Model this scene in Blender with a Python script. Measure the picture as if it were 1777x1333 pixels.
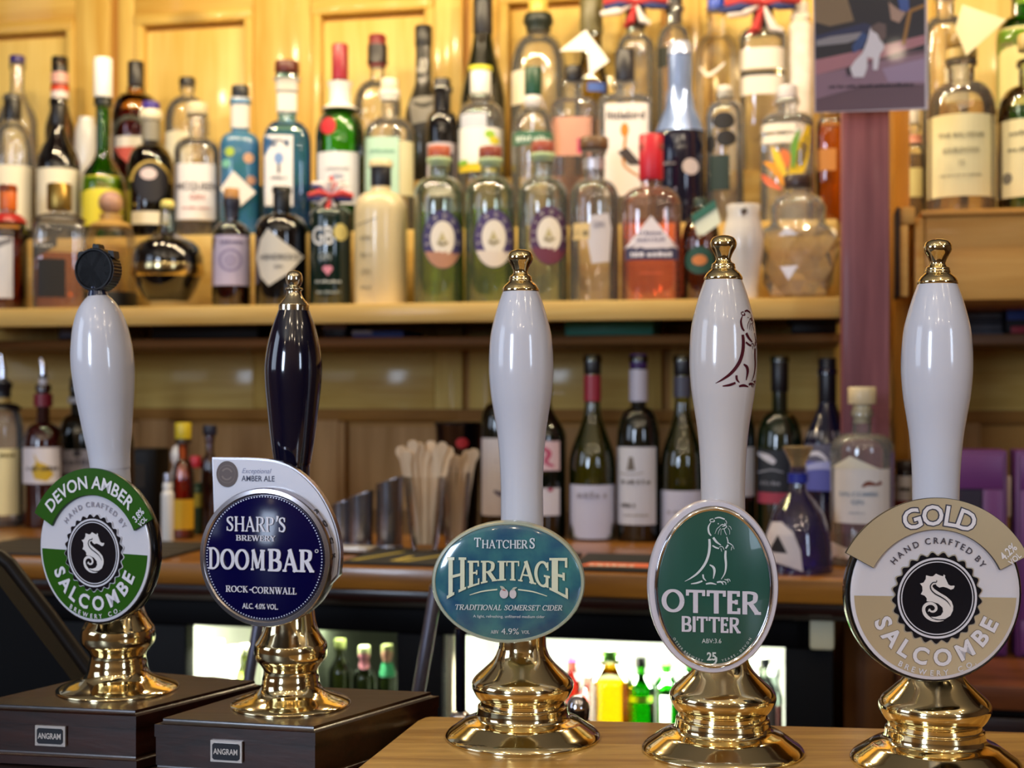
import bpy, bmesh, math, random
from mathutils import Vector, Matrix
random.seed(4)
PI = math.pi
for o in list(bpy.data.objects): bpy.data.objects.remove(o)
S = bpy.context.scene
COL = S.collection
# ------------------------------------------------------------------ camera, exposure, lights
F, CX, HY, CZ = 2400.0, 888.5, 680.0, 1.35      # focal length in px, principal column, horizon row, eye height
cam = bpy.data.cameras.new('camera'); camo = bpy.data.objects.new('camera', cam); COL.objects.link(camo)
cam.sensor_width = 36; cam.lens = 36 * F / 1777; cam.shift_y = (HY - 666.5) / 1777
camo.location = (0, 0, CZ); camo.rotation_euler = (PI / 2, 0, 0)
cam.dof.use_dof = True; cam.dof.focus_distance = 0.87; cam.dof.aperture_fstop = 8.6
cam.clip_start = 0.02
S.camera = camo
vs = S.view_settings
vs.view_transform = 'Standard'; vs.look = 'None'; vs.gamma = 1.0; vs.use_curve_mapping = False
vs.exposure = 0.0
S.cycles.transparent_max_bounces = 48
S.cycles.max_bounces = 10
S.cycles.glossy_bounces = 5
S.cycles.diffuse_bounces = 3
S.cycles.sample_clamp_indirect = 12.0
S.cycles.caustics_reflective = False
W = bpy.data.worlds.new('world'); S.world = W; W.use_nodes = True
W.node_tree.nodes['Background'].inputs[0].default_value = (0.8, 0.85, 1.0, 1)
W.node_tree.nodes['Background'].inputs[1].default_value = 0.35

def area(name, loc, target, sx, sy, power, col):
    l = bpy.data.lights.new(name, 'AREA'); l.shape = 'RECTANGLE'; l.size = sx; l.size_y = sy
    l.energy = power; l.color = col
    o = bpy.data.objects.new(name, l); COL.objects.link(o); o.location = loc
    d = Vector(target) - Vector(loc); o.rotation_euler = d.to_track_quat('-Z', 'Y').to_euler()
    return o
def bulb(name, loc, power, col, rad=0.02):
    l = bpy.data.lights.new(name, 'POINT'); l.energy = power; l.color = col; l.shadow_soft_size = rad
    o = bpy.data.objects.new(name, l); COL.objects.link(o); o.location = loc
    return o
WARM = (1.0, 0.80, 0.50); COOL = (0.66, 0.79, 1.0)
# daylight from the pub windows behind and left of the camera, and on the right
area('window_daylight', (-1.72, -1.55, 1.85), (0.0, 1.0, 1.4), 0.5, 1.0, 40, COOL)
area('window_daylight', (1.75, -1.55, 1.9), (0.1, 1.0, 1.3), 0.35, 0.9, 11, COOL)
area('window_daylight', (-2.4, 0.4, 1.9), (0.0, 1.2, 1.3), 0.9, 1.0, 9, COOL)
# spots over the back bar
for i in range(9):
    x_ = -0.86 + 0.2 * i
    bulb('shelf_bulb', (x_, 1.91 - 0.2126 * x_ + 0.05 * (i % 2), 2.22), 6.0, WARM, 0.014)
# ceiling spots of the room
for i in range(12):
    bulb('ceiling_bulb', (-1.5 + (i % 4) * 0.95 + 0.3 * (i // 4 % 2), -1.2 + 0.75 * (i // 4), 2.55), 1.6, (1.0, 0.80, 0.55), 0.03)
for (x, y, z, p) in ((-0.5, -0.2, 2.45, 2.5), (0.55, -0.1, 2.45, 2.5), (1.2, 0.1, 2.45, 2), (-0.1, -0.9, 2.45, 3)):
    bulb('ceiling_bulb', (x, y, z), p, (1.0, 0.82, 0.6), 0.035)

# ------------------------------------------------------------------ materials
def lin(c):
    if isinstance(c, str):
        c = c.lstrip('#'); c = tuple(int(c[i:i + 2], 16) for i in (0, 2, 4))
    return tuple(((v / 255) / 12.92 if v / 255 <= 0.04045 else ((v / 255 + 0.055) / 1.055) ** 2.4) for v in c[:3]) + (1,)
_M = {}
def mat(c, rough=0.5, metal=0.0, coat=0.0, emit=0.0, spec=0.5):
    k = (c if isinstance(c, str) else tuple(c), rough, metal, coat, emit, spec)
    if k in _M: return _M[k]
    m = bpy.data.materials.new('paint'); m.use_nodes = True
    b = m.node_tree.nodes['Principled BSDF']
    b.inputs['Base Color'].default_value = lin(c); b.inputs['Roughness'].default_value = rough
    b.inputs['Metallic'].default_value = metal; b.inputs['Coat Weight'].default_value = coat
    b.inputs['Coat Roughness'].default_value = 0.04; b.inputs['Specular IOR Level'].default_value = spec
    if emit:
        b.inputs['Emission Color'].default_value = lin(c); b.inputs['Emission Strength'].default_value = emit
    _M[k] = m; return m
def wood(c1, c2, axis=0, rough=0.45, scale=1.0, coat=0.0, knots=0.0, name='wood'):
    k = (c1, c2, axis, rough, scale, coat, knots)
    if k in _M: return _M[k]
    m = bpy.data.materials.new(name); m.use_nodes = True; n = m.node_tree.nodes; L = m.node_tree.links
    b = n['Principled BSDF']; tc = n.new('ShaderNodeTexCoord'); mp = n.new('ShaderNodeMapping')
    L.new(tc.outputs['Object'], mp.inputs['Vector'])
    sc = [22 * scale] * 3; sc[axis] = 1.6 * scale; mp.inputs['Scale'].default_value = sc
    nz = n.new('ShaderNodeTexNoise'); nz.inputs['Scale'].default_value = 1.0; nz.inputs['Detail'].default_value = 6
    nz.inputs['Distortion'].default_value = 0.9; L.new(mp.outputs[0], nz.inputs['Vector'])
    nf = n.new('ShaderNodeTexNoise'); nf.inputs['Scale'].default_value = 6.0; nf.inputs['Detail'].default_value = 3
    L.new(mp.outputs[0], nf.inputs['Vector'])
    mx0 = n.new('ShaderNodeMath'); mx0.operation = 'MULTIPLY_ADD'; mx0.inputs[1].default_value = 0.35; L.new(nf.outputs[0], mx0.inputs[0]); L.new(nz.outputs[0], mx0.inputs[2])
    cr = n.new('ShaderNodeValToRGB'); cr.color_ramp.elements[0].position = 0.45; cr.color_ramp.elements[1].position = 0.85
    cr.color_ramp.elements[0].color = lin(c2); cr.color_ramp.elements[1].color = lin(c1)
    L.new(mx0.outputs[0], cr.inputs[0]); out = cr.outputs[0]
    if knots:
        mp2 = n.new('ShaderNodeMapping'); s2 = [1.0, 1.0, 1.0]; s2[axis] = 0.6; mp2.inputs['Scale'].default_value = s2
        L.new(tc.outputs['Object'], mp2.inputs['Vector'])
        vo = n.new('ShaderNodeTexVoronoi'); vo.inputs['Scale'].default_value = knots; L.new(mp2.outputs[0], vo.inputs['Vector'])
        kr = n.new('ShaderNodeValToRGB'); kr.color_ramp.elements[0].position = 0.035; kr.color_ramp.elements[1].position = 0.085
        kr.color_ramp.elements[0].color = (0.18, 0.10, 0.05, 1); kr.color_ramp.elements[1].color = (1, 1, 1, 1)
        L.new(vo.outputs['Distance'], kr.inputs[0])
        mx = n.new('ShaderNodeMix'); mx.data_type = 'RGBA'; mx.blend_type = 'MULTIPLY'; mx.inputs[0].default_value = 0.8
        L.new(out, mx.inputs[6]); L.new(kr.outputs[0], mx.inputs[7]); out = mx.outputs[2]
    L.new(out, b.inputs['Base Color']); b.inputs['Roughness'].default_value = rough
    b.inputs['Specular IOR Level'].default_value = 0.5 if coat > .3 else 0.2
    b.inputs['Coat Weight'].default_value = coat; b.inputs['Coat Roughness'].default_value = 0.12
    bp = n.new('ShaderNodeBump'); bp.inputs['Strength'].default_value = 0.12; bp.inputs['Distance'].default_value = 0.002
    L.new(mx0.outputs[0], bp.inputs['Height']); L.new(bp.outputs[0], b.inputs['Normal'])
    _M[k] = m; return m
def glass(c, dark=0.35, gloss=2.4, rough=0.02, name='glass', milk=0.0):
    """thin clear or coloured bottle glass: tinted transmission that deepens towards the rim, with a Fresnel gloss"""
    k = ('g', c, dark, gloss, rough, milk)
    if k in _M: return _M[k]
    m = bpy.data.materials.new(name); m.use_nodes = True; n = m.node_tree.nodes; L = m.node_tree.links
    n.remove(n['Principled BSDF']); out = n['Material Output']
    tr = n.new('ShaderNodeBsdfTransparent'); gl = n.new('ShaderNodeBsdfGlossy'); gl.inputs['Roughness'].default_value = rough
    lw = n.new('ShaderNodeLayerWeight'); lw.inputs['Blend'].default_value = 0.35
    pw = n.new('ShaderNodeMath'); pw.operation = 'POWER'; pw.inputs[1].default_value = 2.2; L.new(lw.outputs['Facing'], pw.inputs[0])
    mx = n.new('ShaderNodeMix'); mx.data_type = 'RGBA'; t = [v ** 0.5 for v in lin(c)]; dark = dark ** 0.6
    mx.inputs[6].default_value = t; mx.inputs[7].default_value = (t[0] * dark, t[1] * dark, t[2] * dark, 1)
    L.new(pw.outputs[0], mx.inputs[0]); L.new(mx.outputs[2], tr.inputs[0])
    fr = n.new('ShaderNodeFresnel'); fr.inputs['IOR'].default_value = 1.5
    mu = n.new('ShaderNodeMath'); mu.operation = 'MULTIPLY'; mu.inputs[1].default_value = gloss; L.new(fr.outputs[0], mu.inputs[0])
    ms = n.new('ShaderNodeMixShader'); L.new(mu.outputs[0], ms.inputs[0]); L.new(tr.outputs[0], ms.inputs[1]); L.new(gl.outputs[0], ms.inputs[2])
    last = ms.outputs[0]
    if milk:
        df = n.new('ShaderNodeBsdfDiffuse'); df.inputs[0].default_value = lin(c)
        m2 = n.new('ShaderNodeMixShader'); m2.inputs[0].default_value = milk; L.new(last, m2.inputs[1]); L.new(df.outputs[0], m2.inputs[2]); last = m2.outputs[0]
    L.new(last, out.inputs[0]); _M[k] = m; return m
BRASS = mat('#f0dfb0', 0.085, 1.0)
PALEBRASS = mat('#ddd3b8', 0.14, 1.0)
CHROME = mat('#d9d9e2', 0.10, 1.0)
PEWTER = mat('#b9b4b8', 0.24, 1.0)
STEEL = mat('#9a9aa2', 0.28, 1.0)
BLACK = mat('#08080a', 0.35)
def mottled(c1, c2, scale, rough, coat, name, stretch=(1, 1, 1), metal=0.0):
    m = bpy.data.materials.new(name); m.use_nodes = True; n = m.node_tree.nodes; L = m.node_tree.links
    b = n['Principled BSDF']; tc = n.new('ShaderNodeTexCoord'); mp = n.new('ShaderNodeMapping'); mp.inputs['Scale'].default_value = stretch
    nz = n.new('ShaderNodeTexNoise'); nz.inputs['Scale'].default_value = scale; nz.inputs['Detail'].default_value = 6
    cr = n.new('ShaderNodeValToRGB'); cr.color_ramp.elements[0].position = 0.35; cr.color_ramp.elements[1].position = 0.7
    cr.color_ramp.elements[0].color = lin(c1); cr.color_ramp.elements[1].color = lin(c2)
    L.new(tc.outputs['Object'], mp.inputs[0]); L.new(mp.outputs[0], nz.inputs['Vector']); L.new(nz.outputs[0], cr.inputs[0]); L.new(cr.outputs[0], b.inputs['Base Color'])
    b.inputs['Roughness'].default_value = rough; b.inputs['Coat Weight'].default_value = coat; b.inputs['Coat Roughness'].default_value = 0.03
    b.inputs['Metallic'].default_value = metal
    return m

# ------------------------------------------------------------------ mesh helpers
def link(name, me, m=None, parent=None, smooth=True):
    o = bpy.data.objects.new(name, me); COL.objects.link(o)
    if m is not None: me.materials.append(m)
    if smooth and len(me.polygons): me.polygons.foreach_set('use_smooth', [True] * len(me.polygons))
    if parent is not None: o.parent = parent
    return o
def py(name, V, Fc, m=None, parent=None, smooth=False):
    me = bpy.data.meshes.new(name); me.from_pydata([tuple(v) for v in V], [], Fc); me.validate(); me.update()
    return link(name, me, m, parent, smooth)
def thing(name, label, cat, loc=(0, 0, 0), rz=0.0, group=None):
    o = bpy.data.objects.new(name, None); o.empty_display_size = 0.02; COL.objects.link(o)
    o.location = loc; o.rotation_euler = (0, 0, rz); o['label'] = label; o['category'] = cat
    if group: o['group'] = group
    return o
def tag(o, label, cat, group=None):
    o['label'] = label; o['category'] = cat
    if group: o['group'] = group
    return o
def struct(o): o['kind'] = 'structure'; return o
def autosmooth(o, ang=40):
    me = o.data
    bm = bmesh.new(); bm.from_mesh(me)
    a = math.radians(ang)
    for e in bm.edges:
        e.smooth = not (len(e.link_faces) == 2 and e.calc_face_angle(0) > a)
    for f in bm.faces: f.smooth = True
    bm.to_mesh(me); bm.free(); return o
def sgn(v): return -1.0 if v < 0 else 1.0
def ring_pt(a, rx, ry, p):
    c, s = math.cos(a), math.sin(a)
    if p == 2: return rx * c, ry * s
    return rx * sgn(c) * abs(c) ** (2 / p), ry * sgn(s) * abs(s) ** (2 / p)
def lathe(name, prof, m, parent=None, seg=32, p=2, flat=1.0, ang=50, off=(0, 0)):
    """prof = [(r, z), ...] bottom to top; p > 2 makes the section square-ish, flat squashes its depth"""
    V = []; Fc = []; n = len(prof)
    for (r, z) in prof:
        r = max(r, 1e-5)
        for i in range(seg):
            x, y = ring_pt(2 * PI * i / seg, r, r * flat, p); V.append((x + off[0], y + off[1], z))
    for j in range(n - 1):
        for i in range(seg):
            k = (i + 1) % seg; Fc.append((j * seg + i, j * seg + k, (j + 1) * seg + k, (j + 1) * seg + i))
    Fc.append(tuple(reversed(range(seg)))); Fc.append(tuple((n - 1) * seg + i for i in range(seg)))
    o = py(name, V, Fc, m, parent, True)
    return autosmooth(o, ang)
def box(name, lo, hi, m, parent=None, bev=0.0, seg=2):
    bm = bmesh.new(); bmesh.ops.create_cube(bm, size=1)
    for v in bm.verts:
        v.co = Vector([lo[i] + (v.co[i] + 0.5) * (hi[i] - lo[i]) for i in range(3)])
    if bev: bmesh.ops.bevel(bm, geom=bm.edges[:], offset=bev, segments=seg, affect='EDGES', profile=0.5)
    me = bpy.data.meshes.new(name); bm.to_mesh(me); bm.free()
    o = link(name, me, m, parent, False)
    return autosmooth(o, 35) if bev else o
def tube(name, pts, r, m, parent=None, seg=14):
    """round bar through the points; r is one radius or one per point"""
    pts = [Vector(p) for p in pts]; V = []; Fc = []; n = len(pts)
    rs = r if isinstance(r, (list, tuple)) else [r] * n
    for j, p in enumerate(pts):
        d = (pts[min(j + 1, n - 1)] - pts[max(j - 1, 0)]).normalized()
        a = d.cross(Vector((0, 1, 0)) if abs(d.y) < 0.9 else Vector((1, 0, 0))).normalized(); b = d.cross(a)
        for i in range(seg):
            t = 2 * PI * i / seg; V.append(p + rs[j] * (a * math.cos(t) + b * math.sin(t)))
    for j in range(n - 1):
        for i in range(seg):
            k = (i + 1) % seg; Fc.append((j * seg + i, j * seg + k, (j + 1) * seg + k, (j + 1) * seg + i))
    Fc.append(tuple(range(seg))); Fc.append(tuple((n - 1) * seg + i for i in reversed(range(seg))))
    return autosmooth(py(name, V, Fc, m, parent, True), 60)
def catmull(P, n=6):
    out = []
    for i in range(len(P) - 1):
        p0 = P[max(i - 1, 0)]; p1 = P[i]; p2 = P[i + 1]; p3 = P[min(i + 2, len(P) - 1)]
        for k in range(n):
            t = k / n
            out.append(tuple(0.5 * ((2 * b) + (-a + c) * t + (2 * a - 5 * b + 4 * c - d) * t * t + (-a + 3 * b - 3 * c + d) * t ** 3) for a, b, c, d in zip(p0, p1, p2, p3)))
    out.append(tuple(P[-1])); return out
# flat artwork is gathered as (verts2d, faces) and then mapped on to a surface
class Art:
    def __init__(s): s.V = []; s.F = []
    def poly(s, P):
        b = len(s.V); s.V += [tuple(p[:2]) for p in P]; s.F.append(tuple(range(b, b + len(P)))); return s
    def fan(s, P, c=None, rings=4):
        if len(P) < 16: P = [(p[0] + (q[0] - p[0]) * i / 5, p[1] + (q[1] - p[1]) * i / 5) for p, q in zip(P, P[1:] + P[:1]) for i in range(5)]
        c = c or (sum(p[0] for p in P) / len(P), sum(p[1] for p in P) / len(P)); b = len(s.V); n = len(P)
        s.V.append(tuple(c))
        for k in range(1, rings + 1):
            t = k / rings; s.V += [(c[0] + (p[0] - c[0]) * t, c[1] + (p[1] - c[1]) * t) for p in P]
        for i in range(n): s.F.append((b, b + 1 + i, b + 1 + (i + 1) % n))
        for k in range(rings - 1):
            for i in range(n):
                j = (i + 1) % n; s.F.append((b + 1 + k * n + i, b + 1 + (k + 1) * n + i, b + 1 + (k + 1) * n + j, b + 1 + k * n + j))
        return s
    def disc(s, cx, cy, rx, ry=None, n=36, rings=3):
        ry = ry or rx; return s.fan([(cx + rx * math.cos(2 * PI * i / n), cy + ry * math.sin(2 * PI * i / n)) for i in range(n)], (cx, cy), rings)
    def arc(s, cx, cy, r0, r1, a0, a1, n=40, k=1.0):
        b = len(s.V)
        for i in range(n + 1):
            a = math.radians(a0 + (a1 - a0) * i / n)
            s.V.append((cx + r0 * math.cos(a), cy + r0 * k * math.sin(a))); s.V.append((cx + r1 * math.cos(a), cy + r1 * k * math.sin(a)))
        for i in range(n): s.F.append((b + 2 * i, b + 2 * i + 1, b + 2 * i + 3, b + 2 * i + 2))
        return s
    def rect(s, x0, y0, x1, y1, nx=1):
        b = len(s.V)
        for i in range(nx + 1):
            x = x0 + (x1 - x0) * i / nx; s.V += [(x, y0), (x, y1)]
        for i in range(nx): s.F.append((b + 2 * i, b + 2 * i + 2, b + 2 * i + 3, b + 2 * i + 1))
        return s
    def stroke(s, P, w, n=5, curve=True):
        if not isinstance(w, (list, tuple)): w = [w] * len(P)
        Q = [(p[0], p[1], ww) for p, ww in zip(P, w)]
        if curve and len(Q) > 2: Q = catmull(Q, n)
        b = len(s.V)
        for i, q in enumerate(Q):
            a = Q[max(i - 1, 0)]; c = Q[min(i + 1, len(Q) - 1)]
            dx, dy = c[0] - a[0], c[1] - a[1]; l = math.hypot(dx, dy) or 1
            nx, ny = -dy / l * q[2] / 2, dx / l * q[2] / 2
            s.V += [(q[0] + nx, q[1] + ny), (q[0] - nx, q[1] - ny)]
        for i in range(len(Q) - 1): s.F.append((b + 2 * i, b + 2 * i + 1, b + 2 * i + 3, b + 2 * i + 2))
        return s
    def add(s, o, f=lambda x, y: (x, y)):
        b = len(s.V); s.V += [f(*v) for v in o.V]; s.F += [tuple(b + i for i in q) for q in o.F]; return s
    def bounds(s):
        xs = [v[0] for v in s.V]; ys = [v[1] for v in s.V]; return min(xs), min(ys), max(xs), max(ys)
def bake(name, art, f, m, parent=None, t=0.0):
    """f(x, y, lift) -> 3-D point; t = thickness, given edges when > 0"""
    # touching strokes are stepped by a hundredth of a millimetre so that no two faces coincide
    par = list(range(len(art.V)))
    def root(i):
        while par[i] != i: par[i] = par[par[i]]; i = par[i]
        return i
    for q in art.F:
        r0 = root(q[0])
        for i in q[1:]: par[root(i)] = r0
    ids = {}; lift = [(ids.setdefault(root(i), len(ids)) % 9) * 1.2e-5 for i in range(len(art.V))]
    V = [f(x, y, lf) for (x, y), lf in zip(art.V, lift)]; Fc = list(art.F)
    if t > 0:
        n = len(V); V2 = [f(x, y, t + lf) for (x, y), lf in zip(art.V, lift)]; V = V + V2; E = {}
        for q in art.F:
            for i in range(len(q)):
                e = (q[i], q[(i + 1) % len(q)]); E[e] = 1
        Fc = [tuple(n + i for i in q) for q in art.F]
        for (a, b) in E:
            if (b, a) not in E: Fc.append((a, b, n + b, n + a))
    return py(name, V, Fc, m, parent)
# sans lettering from Blender's own font
_G = {}
def glyph(ch, bold=0.0):
    k = (ch, bold)
    if k in _G: return _G[k]
    def grab(txt, ofs):
        c = bpy.data.curves.new('t', 'FONT'); c.body = txt; c.size = 1.0; c.offset = ofs; c.resolution_u = 3; c.fill_mode = 'FRONT'
        o = bpy.data.objects.new('t', c); me = bpy.data.meshes.new_from_object(o)
        V = [tuple(v.co[:2]) for v in me.vertices]; Q = [tuple(p.vertices) for p in me.polygons]
        bpy.data.objects.remove(o); bpy.data.curves.remove(c); bpy.data.meshes.remove(me); return V, Q
    V, Q = grab(ch, bold) if ch != ' ' else ([], [])
    def wid(t):
        v, _ = grab(t, 0.0); return max(p[0] for p in v) - min(p[0] for p in v)
    adv = wid('H' + ch + 'H') - wid('HH')
    a = Art(); a.V = V; a.F = Q; _G[k] = (a, adv); return _G[k]
CAP = None
def text(txt, h, bold=0.0, sp=1.0, font='sans', **kw):
    """Art of a line of text with capitals h high, centred on x = 0, baseline y = 0; also returns per-glyph layout"""
    global CAP
    if CAP is None:
        CAP = max(v[1] for v in glyph('H')[0].V)
    items = []; x = 0
    for ch in txt:
        if font == 'serif' and ch.upper() in SER:
            g, w = serif(ch.upper(), **kw); s = h; adv = w * sp
        else:
            g, a = glyph(ch, bold); s = h / CAP; adv = a * sp
        items.append((g, s, x, adv * s)); x += adv * s
    return items, x
def line(art, txt, cx, y, h, bold=0.0, sp=1.0, font='sans', width=None, skew=0.0, slope=0.0, **kw):
    it, w = text(txt, h, bold, sp, font, **kw); k = (width / w) if width else 1.0
    for g, s, x, a in it:
        art.add(g, lambda u, v, s=s, x=x: (cx + (x + u * s - w / 2 + v * s * skew) * k, y + v * s + slope * (x + u * s - w / 2) * k))
    return art
def arcline(art, txt, cx, cy, r, a0, a1, h, bold=0.0, inside=False, font='sans', **kw):
    """text from angle a0 to a1 (degrees); inside=True reads along the bottom with tops towards the centre"""
    it, w = text(txt, h, bold, 1.0, font, **kw)
    for g, s, x, a in it:
        t = (x + a / 2) / w; ang = math.radians(a0 + (a1 - a0) * t)
        ca, sa = math.cos(ang), math.sin(ang)
        if not inside:
            art.add(g, lambda u, v, s=s, a=a: (cx + (r + v * s) * ca + (u * s - a / 2) * sa, cy + (r + v * s) * sa - (u * s - a / 2) * ca))
        else:
            art.add(g, lambda u, v, s=s, a=a: (cx + (r - v * s) * ca - (u * s - a / 2) * sa, cy + (r - v * s) * sa + (u * s - a / 2) * ca))
    return art
# slab-serif capitals drawn as strokes
SER = 'ABCDEGHIKLMNOPRSTVWY'
def serif(ch, T=0.17, t=0.08, s=0.07):
    k = ('s', ch, T, t, s)
    if k in _G: return _G[k]
    a = Art()
    def bar(x0, y0, x1, y1, w): a.stroke([(x0, y0), (x1, y1)], w, curve=False)
    def foot(x, y, hw=None): 
        hw = T / 2 + s if hw is None else hw
        if s > 0: bar(x - hw, y, x + hw, y, t)
    def stem(x, y0=0.0, y1=1.0, w=T):
        bar(x, y0, x, y1, w); foot(x, y0 + t / 2, w / 2 + s); foot(x, y1 - t / 2, w / 2 + s)
    def tick(x, y, d): bar(x, y, x, y + d, t)
    h = t / 2; L = T / 2 + s
    if ch == 'H': stem(L); stem(L + .55); bar(L, .5, L + .55, .5, t); w = 2 * L + .55
    elif ch == 'I': stem(L); w = 2 * L
    elif ch in 'EL':
        stem(L); X = L + .42; bar(L, h, X, h, t); tick(X - h, 0, .26)
        if ch == 'E': bar(L, 1 - h, X - .02, 1 - h, t); tick(X - .02 - h, 1, -.24); bar(L, .52, X - .1, .52, t); tick(X - .1 - h, .42, .2)
        w = X + .02
    elif ch == 'T': stem(.38); bar(0, 1 - h, .76, 1 - h, t); tick(h, 1, -.26); tick(.76 - h, 1, -.26); w = .76
    elif ch in 'DPRB':
        stem(L)
        if ch == 'D': a.stroke([(L, 1 - h), (L + .25, 1 - h), (L + .5, .78), (L + .56, .5), (L + .5, .22), (L + .25, h), (L, h)], [t, t, T * .9, T, T * .9, t, t]); w = L + .66
        else:
            a.stroke([(L, 1 - h), (L + .22, 1 - h), (L + .4, .88), (L + .42, .74), (L + .38, .58), (L + .2, .49), (L, .49)], [t, t, T * .85, T, T * .85, t, t]); w = L + .54
            if ch == 'R': bar(L + .2, .5, L + .5, .04, T); bar(L + .38, h, L + .64, h, t); w = L + .62
            if ch == 'B': a.stroke([(L, .49), (L + .22, .49), (L + .44, .4), (L + .47, .26), (L + .42, .1), (L + .2, h), (L, h)], [t, t, T * .85, T, T * .85, t, t]); w = L + .58
    elif ch in 'OCG':
        r = .36
        if ch == 'O': P = [(r + .05 + r * math.cos(q), .5 + (.5 - h) * math.sin(q)) for q in [i * PI / 8 for i in range(17)]]; W_ = [t + (T - t) * abs(math.cos(i * PI / 8)) for i in range(17)]
        else:
            P = [(r + .05 + r * math.cos(q), .5 + (.5 - h) * math.sin(q)) for q in [math.radians(38 + i * 284 / 14) for i in range(15)]]; W_ = [t + (T - t) * abs(math.cos(math.radians(38 + i * 284 / 14))) for i in range(15)]
        a.stroke(P, W_, 2); w = .86
        if ch in 'CG': tick(.72, .66, .3); w = .8
        if ch == 'G': bar(.68, .04, .68, .42, T * .9); bar(.5, .44, .84, .44, t); w = .88
    elif ch == 'A': bar(.09, 0, .4, 1, t * 1.1); bar(.36, 1, .7, 0, T); bar(.2, .33, .6, .33, t); foot(.1, h, .11 * (s > 0)); foot(.7, h); w = .82
    elif ch == 'V': bar(.1, 1, .42, 0, T); bar(.4, 0, .7, 1, t * 1.1); foot(.1, 1 - h); foot(.7, 1 - h, .1); w = .8
    elif ch == 'W': bar(.08, 1, .32, 0, T); bar(.32, 0, .52, .95, t); bar(.5, 1, .74, 0, T); bar(.74, 0, .98, 1, t); foot(.08, 1 - h); foot(.5, 1 - h); foot(.98, 1 - h, .1); w = 1.06
    elif ch == 'Y': bar(.08, 1, .38, .48, T); bar(.38, .48, .66, 1, t); bar(.38, 0, .38, .5, T); foot(.38, h); foot(.08, 1 - h); foot(.66, 1 - h, .1); w = .76
    elif ch == 'N': bar(L, 0, L, 1, t); bar(L, 1, L + .52, 0, T); bar(L + .52, 0, L + .52, 1, t); foot(L, h, s + t / 2); foot(L, 1 - h, s + t / 2); foot(L + .52, 1 - h, s + t / 2); w = 2 * L + .54
    elif ch == 'M': bar(L, 0, L + .03, 1, t); bar(L + .03, 1, L + .33, .1, T); bar(L + .33, .1, L + .6, 1, t); stem(L + .64); foot(L, h, s + t / 2); w = 2 * L + .66
    elif ch == 'K': stem(L); bar(L, .42, L + .44, 1, t); bar(L + .12, .6, L + .5, 0, T); foot(L + .44, 1 - h, .1); foot(L + .52, h, .1); w = L + .64
    elif ch == 'S':
        a.stroke([(.5, .76), (.42, .93), (.28, .95), (.12, .86), (.11, .7), (.26, .56), (.42, .43), (.5, .27), (.42, .09), (.26, .05), (.12, .1), (.06, .26)], [t, t, t, T * .8, T * .9, T, T, T * .9, T * .8, t, t, t])
        tick(.5, .68, .28); tick(.07, .04, .28); w = .62
    _G[k] = (a, w + .06); return _G[k]
def scribble(art, cx, y, h, width, seed=0):
    """a line of print too small and blurred to read: short uneven dashes"""
    r = random.Random(seed + int(width * 10)); x = cx - width / 2; e = cx + width / 2
    while x < e - h * .2:
        w = min(h * (.35 + r.random() * .5), e - x); hh = h * (.55 + .4 * r.random())
        art.rect(x, y, x + w, y + hh); x += w + h * (.18 if r.random() < .75 else .55)
    return art
READABLE = {"HENDRICK'S", 'GB', 'GIN', 'littlebird', 'THE BALVENIE', 'DOUBLEWOOD', '12', 'SALCOMBE', 'MCQUEEN', 'LONDON DRY'}
def at(x, y, Y): return Vector(((x - CX) * Y / F, Y, CZ + (HY - y) * Y / F))
# ------------------------------------------------------------------ the back bar's own frame: turned 12 degrees, right end nearer
A = math.radians(12); CA, SA = math.cos(A), math.sin(A); TA = math.tan(A); D0 = 2.0
def rowY(px, Y0): return Y0 / (1 + TA * (px - CX) / F)
def tpx(px, Y0):
    d = Y0 * CA; k = (px - CX) / F; return d * (k * CA - SA) / (CA + k * SA)
def zpx(y, px, Y0): return CZ + (HY - y) * rowY(px, Y0) / F
def frame(name, label, cat):
    return thing(name, label, cat, (D0 * SA, D0 * CA, 0), -A) if label else None
def fb(name, t0, t1, Ya, Yb, z0, z1, m, parent=None, bev=0.0):
    o = box(name, (t0, Ya * CA - D0, z0), (t1, Yb * CA - D0, z1), m, parent, bev)
    if parent is None: o.location = (D0 * SA, D0 * CA, 0); o.rotation_euler = (0, 0, -A)
    return o
PINE = wood('#eccb74', '#cfa248', 2, 0.42, 1.0, 0.25, 0, 'pine_upright')
PINEH = wood('#e8c66e', '#c79840', 0, 0.42, 1.0, 0.25, 2.2, 'pine_rail')
PINEP = wood('#efd280', '#dab458', 2, 0.40, 0.8, 0.25, 0, 'pine_panel')
SHELF = wood('#e6c67c', '#cfa04c', 0, 0.5, 1.0, 0.1, 0, 'shelf_pine')
OAK = wood('#cfa458', '#976a2c', 0, 0.3, 3.2, 0.5, 0, 'bar_oak')
DARKW = wood('#34160d', '#140705', 0, 0.3, 2.6, 0.35, 0, 'dark_oak')
DARKV = wood('#a4686c', '#6a3c44', 2, 0.45, 0.7, 0.05, 2.0, 'stained_post')
CTOP = wood('#a06a26', '#643a10', 0, 0.3, 1.2, 0.4, 0, 'counter_wood')
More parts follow.
